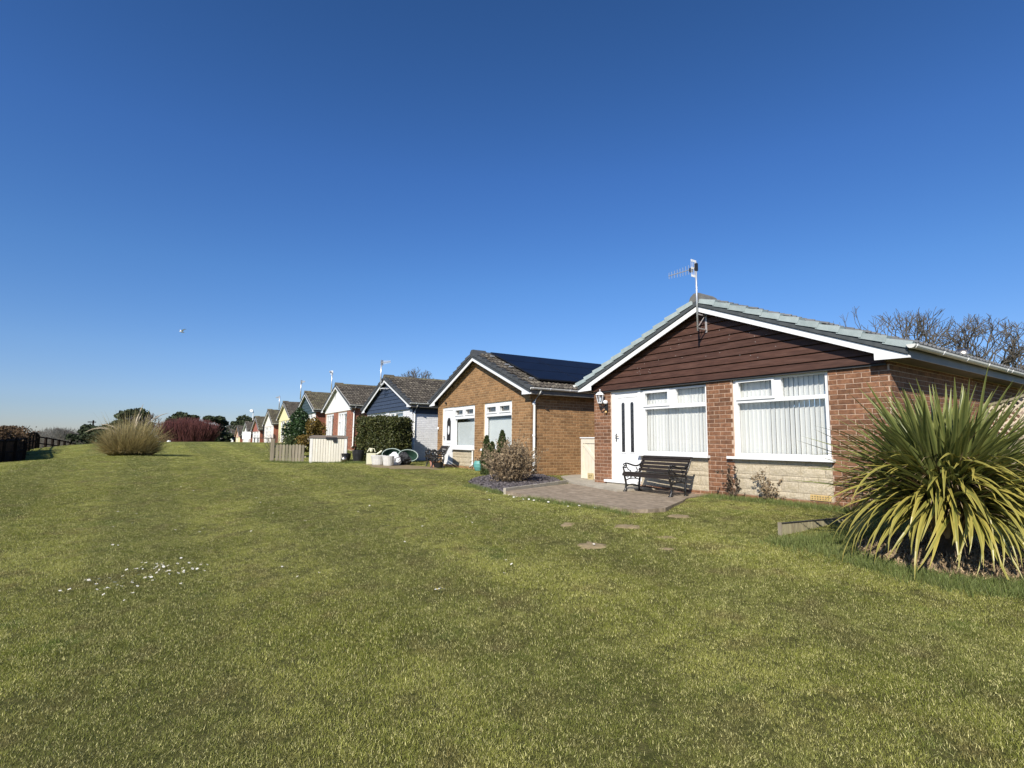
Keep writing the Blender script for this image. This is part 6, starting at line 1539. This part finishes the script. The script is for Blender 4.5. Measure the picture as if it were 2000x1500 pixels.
def gn_instances(name, P, rz, sc, src, label, cat):
    me = bpy.data.meshes.new(name); me.vertices.add(len(P)); me.vertices.foreach_set('co', P.astype(np.float32).ravel())
    a = me.attributes.new('rz', 'FLOAT', 'POINT'); a.data.foreach_set('value', rz.astype(np.float32)); a = me.attributes.new('sc', 'FLOAT', 'POINT'); a.data.foreach_set('value', sc.astype(np.float32)); me.update()
    o = put(name, me); ng = bpy.data.node_groups.new(name + '_scatter', 'GeometryNodeTree')
    ng.interface.new_socket('Geometry', in_out='INPUT', socket_type='NodeSocketGeometry'); ng.interface.new_socket('Geometry', in_out='OUTPUT', socket_type='NodeSocketGeometry')
    N = ng.nodes; Lk = ng.links; gi = N.new('NodeGroupInput'); go = N.new('NodeGroupOutput'); ip = N.new('GeometryNodeInstanceOnPoints'); oi = N.new('GeometryNodeObjectInfo'); oi.inputs['Object'].default_value = src
    ar = N.new('GeometryNodeInputNamedAttribute'); ar.data_type = 'FLOAT'; ar.inputs['Name'].default_value = 'rz'; asx = N.new('GeometryNodeInputNamedAttribute'); asx.data_type = 'FLOAT'; asx.inputs['Name'].default_value = 'sc'
    cx = N.new('ShaderNodeCombineXYZ'); Lk.new(ar.outputs['Attribute'], cx.inputs['Z'])
    Lk.new(gi.outputs[0], ip.inputs['Points']); Lk.new(oi.outputs['Geometry'], ip.inputs['Instance']); Lk.new(cx.outputs[0], ip.inputs['Rotation']); Lk.new(asx.outputs['Attribute'], ip.inputs['Scale']); Lk.new(ip.outputs[0], go.inputs[0])
    md = o.modifiers.new('scatter', 'NODES'); md.node_group = ng; return tag(o, label, cat, kind='stuff')
def scatter(y0, y1, dens, half):
    n = int((y1 - y0) * (half * (y1 + y0)) * dens); y = nr.uniform(y0, y1, n); x = nr.uniform(-1, 1, n) * half * np.maximum(y, 1.0) ; return x, y
bands = [(-1.0, 1.2, 60, 3.2), (1.2, 3.2, 520, 1.35), (3.2, 5.0, 430, 1.25), (5.0, 8.0, 300, 1.15), (8.0, 12.0, 170, 1.1), (12, 18, 75, 1.05), (18, 30, 26, 1.0)]
XS, YS, SCL = [], [], []
for y0, y1, dens, half in bands:
    ym = (y0 + y1) / 2; n = int((y1 - y0) * 2 * half * max(ym, 1.2) * dens); y = nr.uniform(y0, y1, n); x = nr.uniform(-1, 1, n) * half * np.maximum(y, 1.2)
    XS.append(x); YS.append(y); SCL.append(np.full(n, 1.0 if ym < 8 else (1.1 if ym < 12 else 1.25 if ym < 18 else 1.5)))
XS, YS, SCL = np.concatenate(XS), np.concatenate(YS), np.concatenate(SCL)
k = ~house_mask(XS, YS); XS, YS, SCL = XS[k], YS[k], SCL[k]
hv = .90 + .14 * np.sin(XS * 1.3 + 2 * np.sin(YS * .9)) * np.sin(YS * 1.1 + XS * .6)
ZS = T(XS, YS)
near = np.exp(-((XS) ** 2 + (YS - 6) ** 2) / 400); ZS = ZS + near * 0.012 * (np.sin(XS * 2.1 + 1.3 * np.sin(YS * 1.3)) * np.sin(YS * 1.7 + np.sin(XS * 1.1)))
gn_instances('grass', np.stack([XS, YS, ZS], 1), nr.random(len(XS)) * 6.283, SCL * hv * (.75 + .5 * nr.random(len(XS))), clump, 'short mown lawn grass', 'grass')
print('clumps', len(XS))
# longer rough grass: by wall, board, patio edge, shed, plant
LP = []
def strip(p, q, n, w): 
    for i in range(n):
        t = rng.random(); LP.append((p[0] + (q[0] - p[0]) * t + rng.gauss(0, w), p[1] + (q[1] - p[1]) * t + rng.gauss(0, w)))
for i in range(1500):
    a = rng.uniform(math.pi, 2 * math.pi); r = rng.uniform(.78, 1.15); LP.append((pc_.x + r * math.cos(a), pc_.y + r * math.sin(a)))
a_, b_ = at(h1, .1, -.22), at(h1, 2.9, -.22); strip(a_, b_, 1500, .09)
strip((3.0, 6.1), (4.3, 6.4), 1100, .13); strip((3.3, 5.9), (3.9, 4.7), 800, .15); strip((3.7, 4.75), (5.6, 4.75), 1000, .13); strip((-7.3, 18.9), (-5.9, 19.9), 700, .12); strip((-6.0, 19.0), (-4.8, 18.2), 700, .15); strip((-8.4, 18.8), (-7.2, 19.0), 400, .08)
strip(at(h1, -1.5, -3.0), at(h1, .85, -2.98), 500, .05); strip((-.9, 11.8), (-.2, 10.3), 350, .07)
LP = np.array(LP); k = ~house_mask(LP[:, 0], LP[:, 1]); LP = LP[k]; P = np.stack([LP[:, 0], LP[:, 1], T(LP[:, 0], LP[:, 1]) - .01], 1); P = np.repeat(P, 6, 0) + nr.normal(size=(len(P) * 6, 3)) * [.015, .015, 0]; n = len(P)
v, f = blades(P, .04 + .075 * nr.random(n), .003 + .003 * nr.random(n), .2 + .9 * nr.random(n), None, 3, 1.0)
tag(put('rough_grass', np_mesh('rough_grass', v, f, MT['tuft'])), 'longer uncut grass along walls, edging board and plant', 'rough grass', kind='stuff')
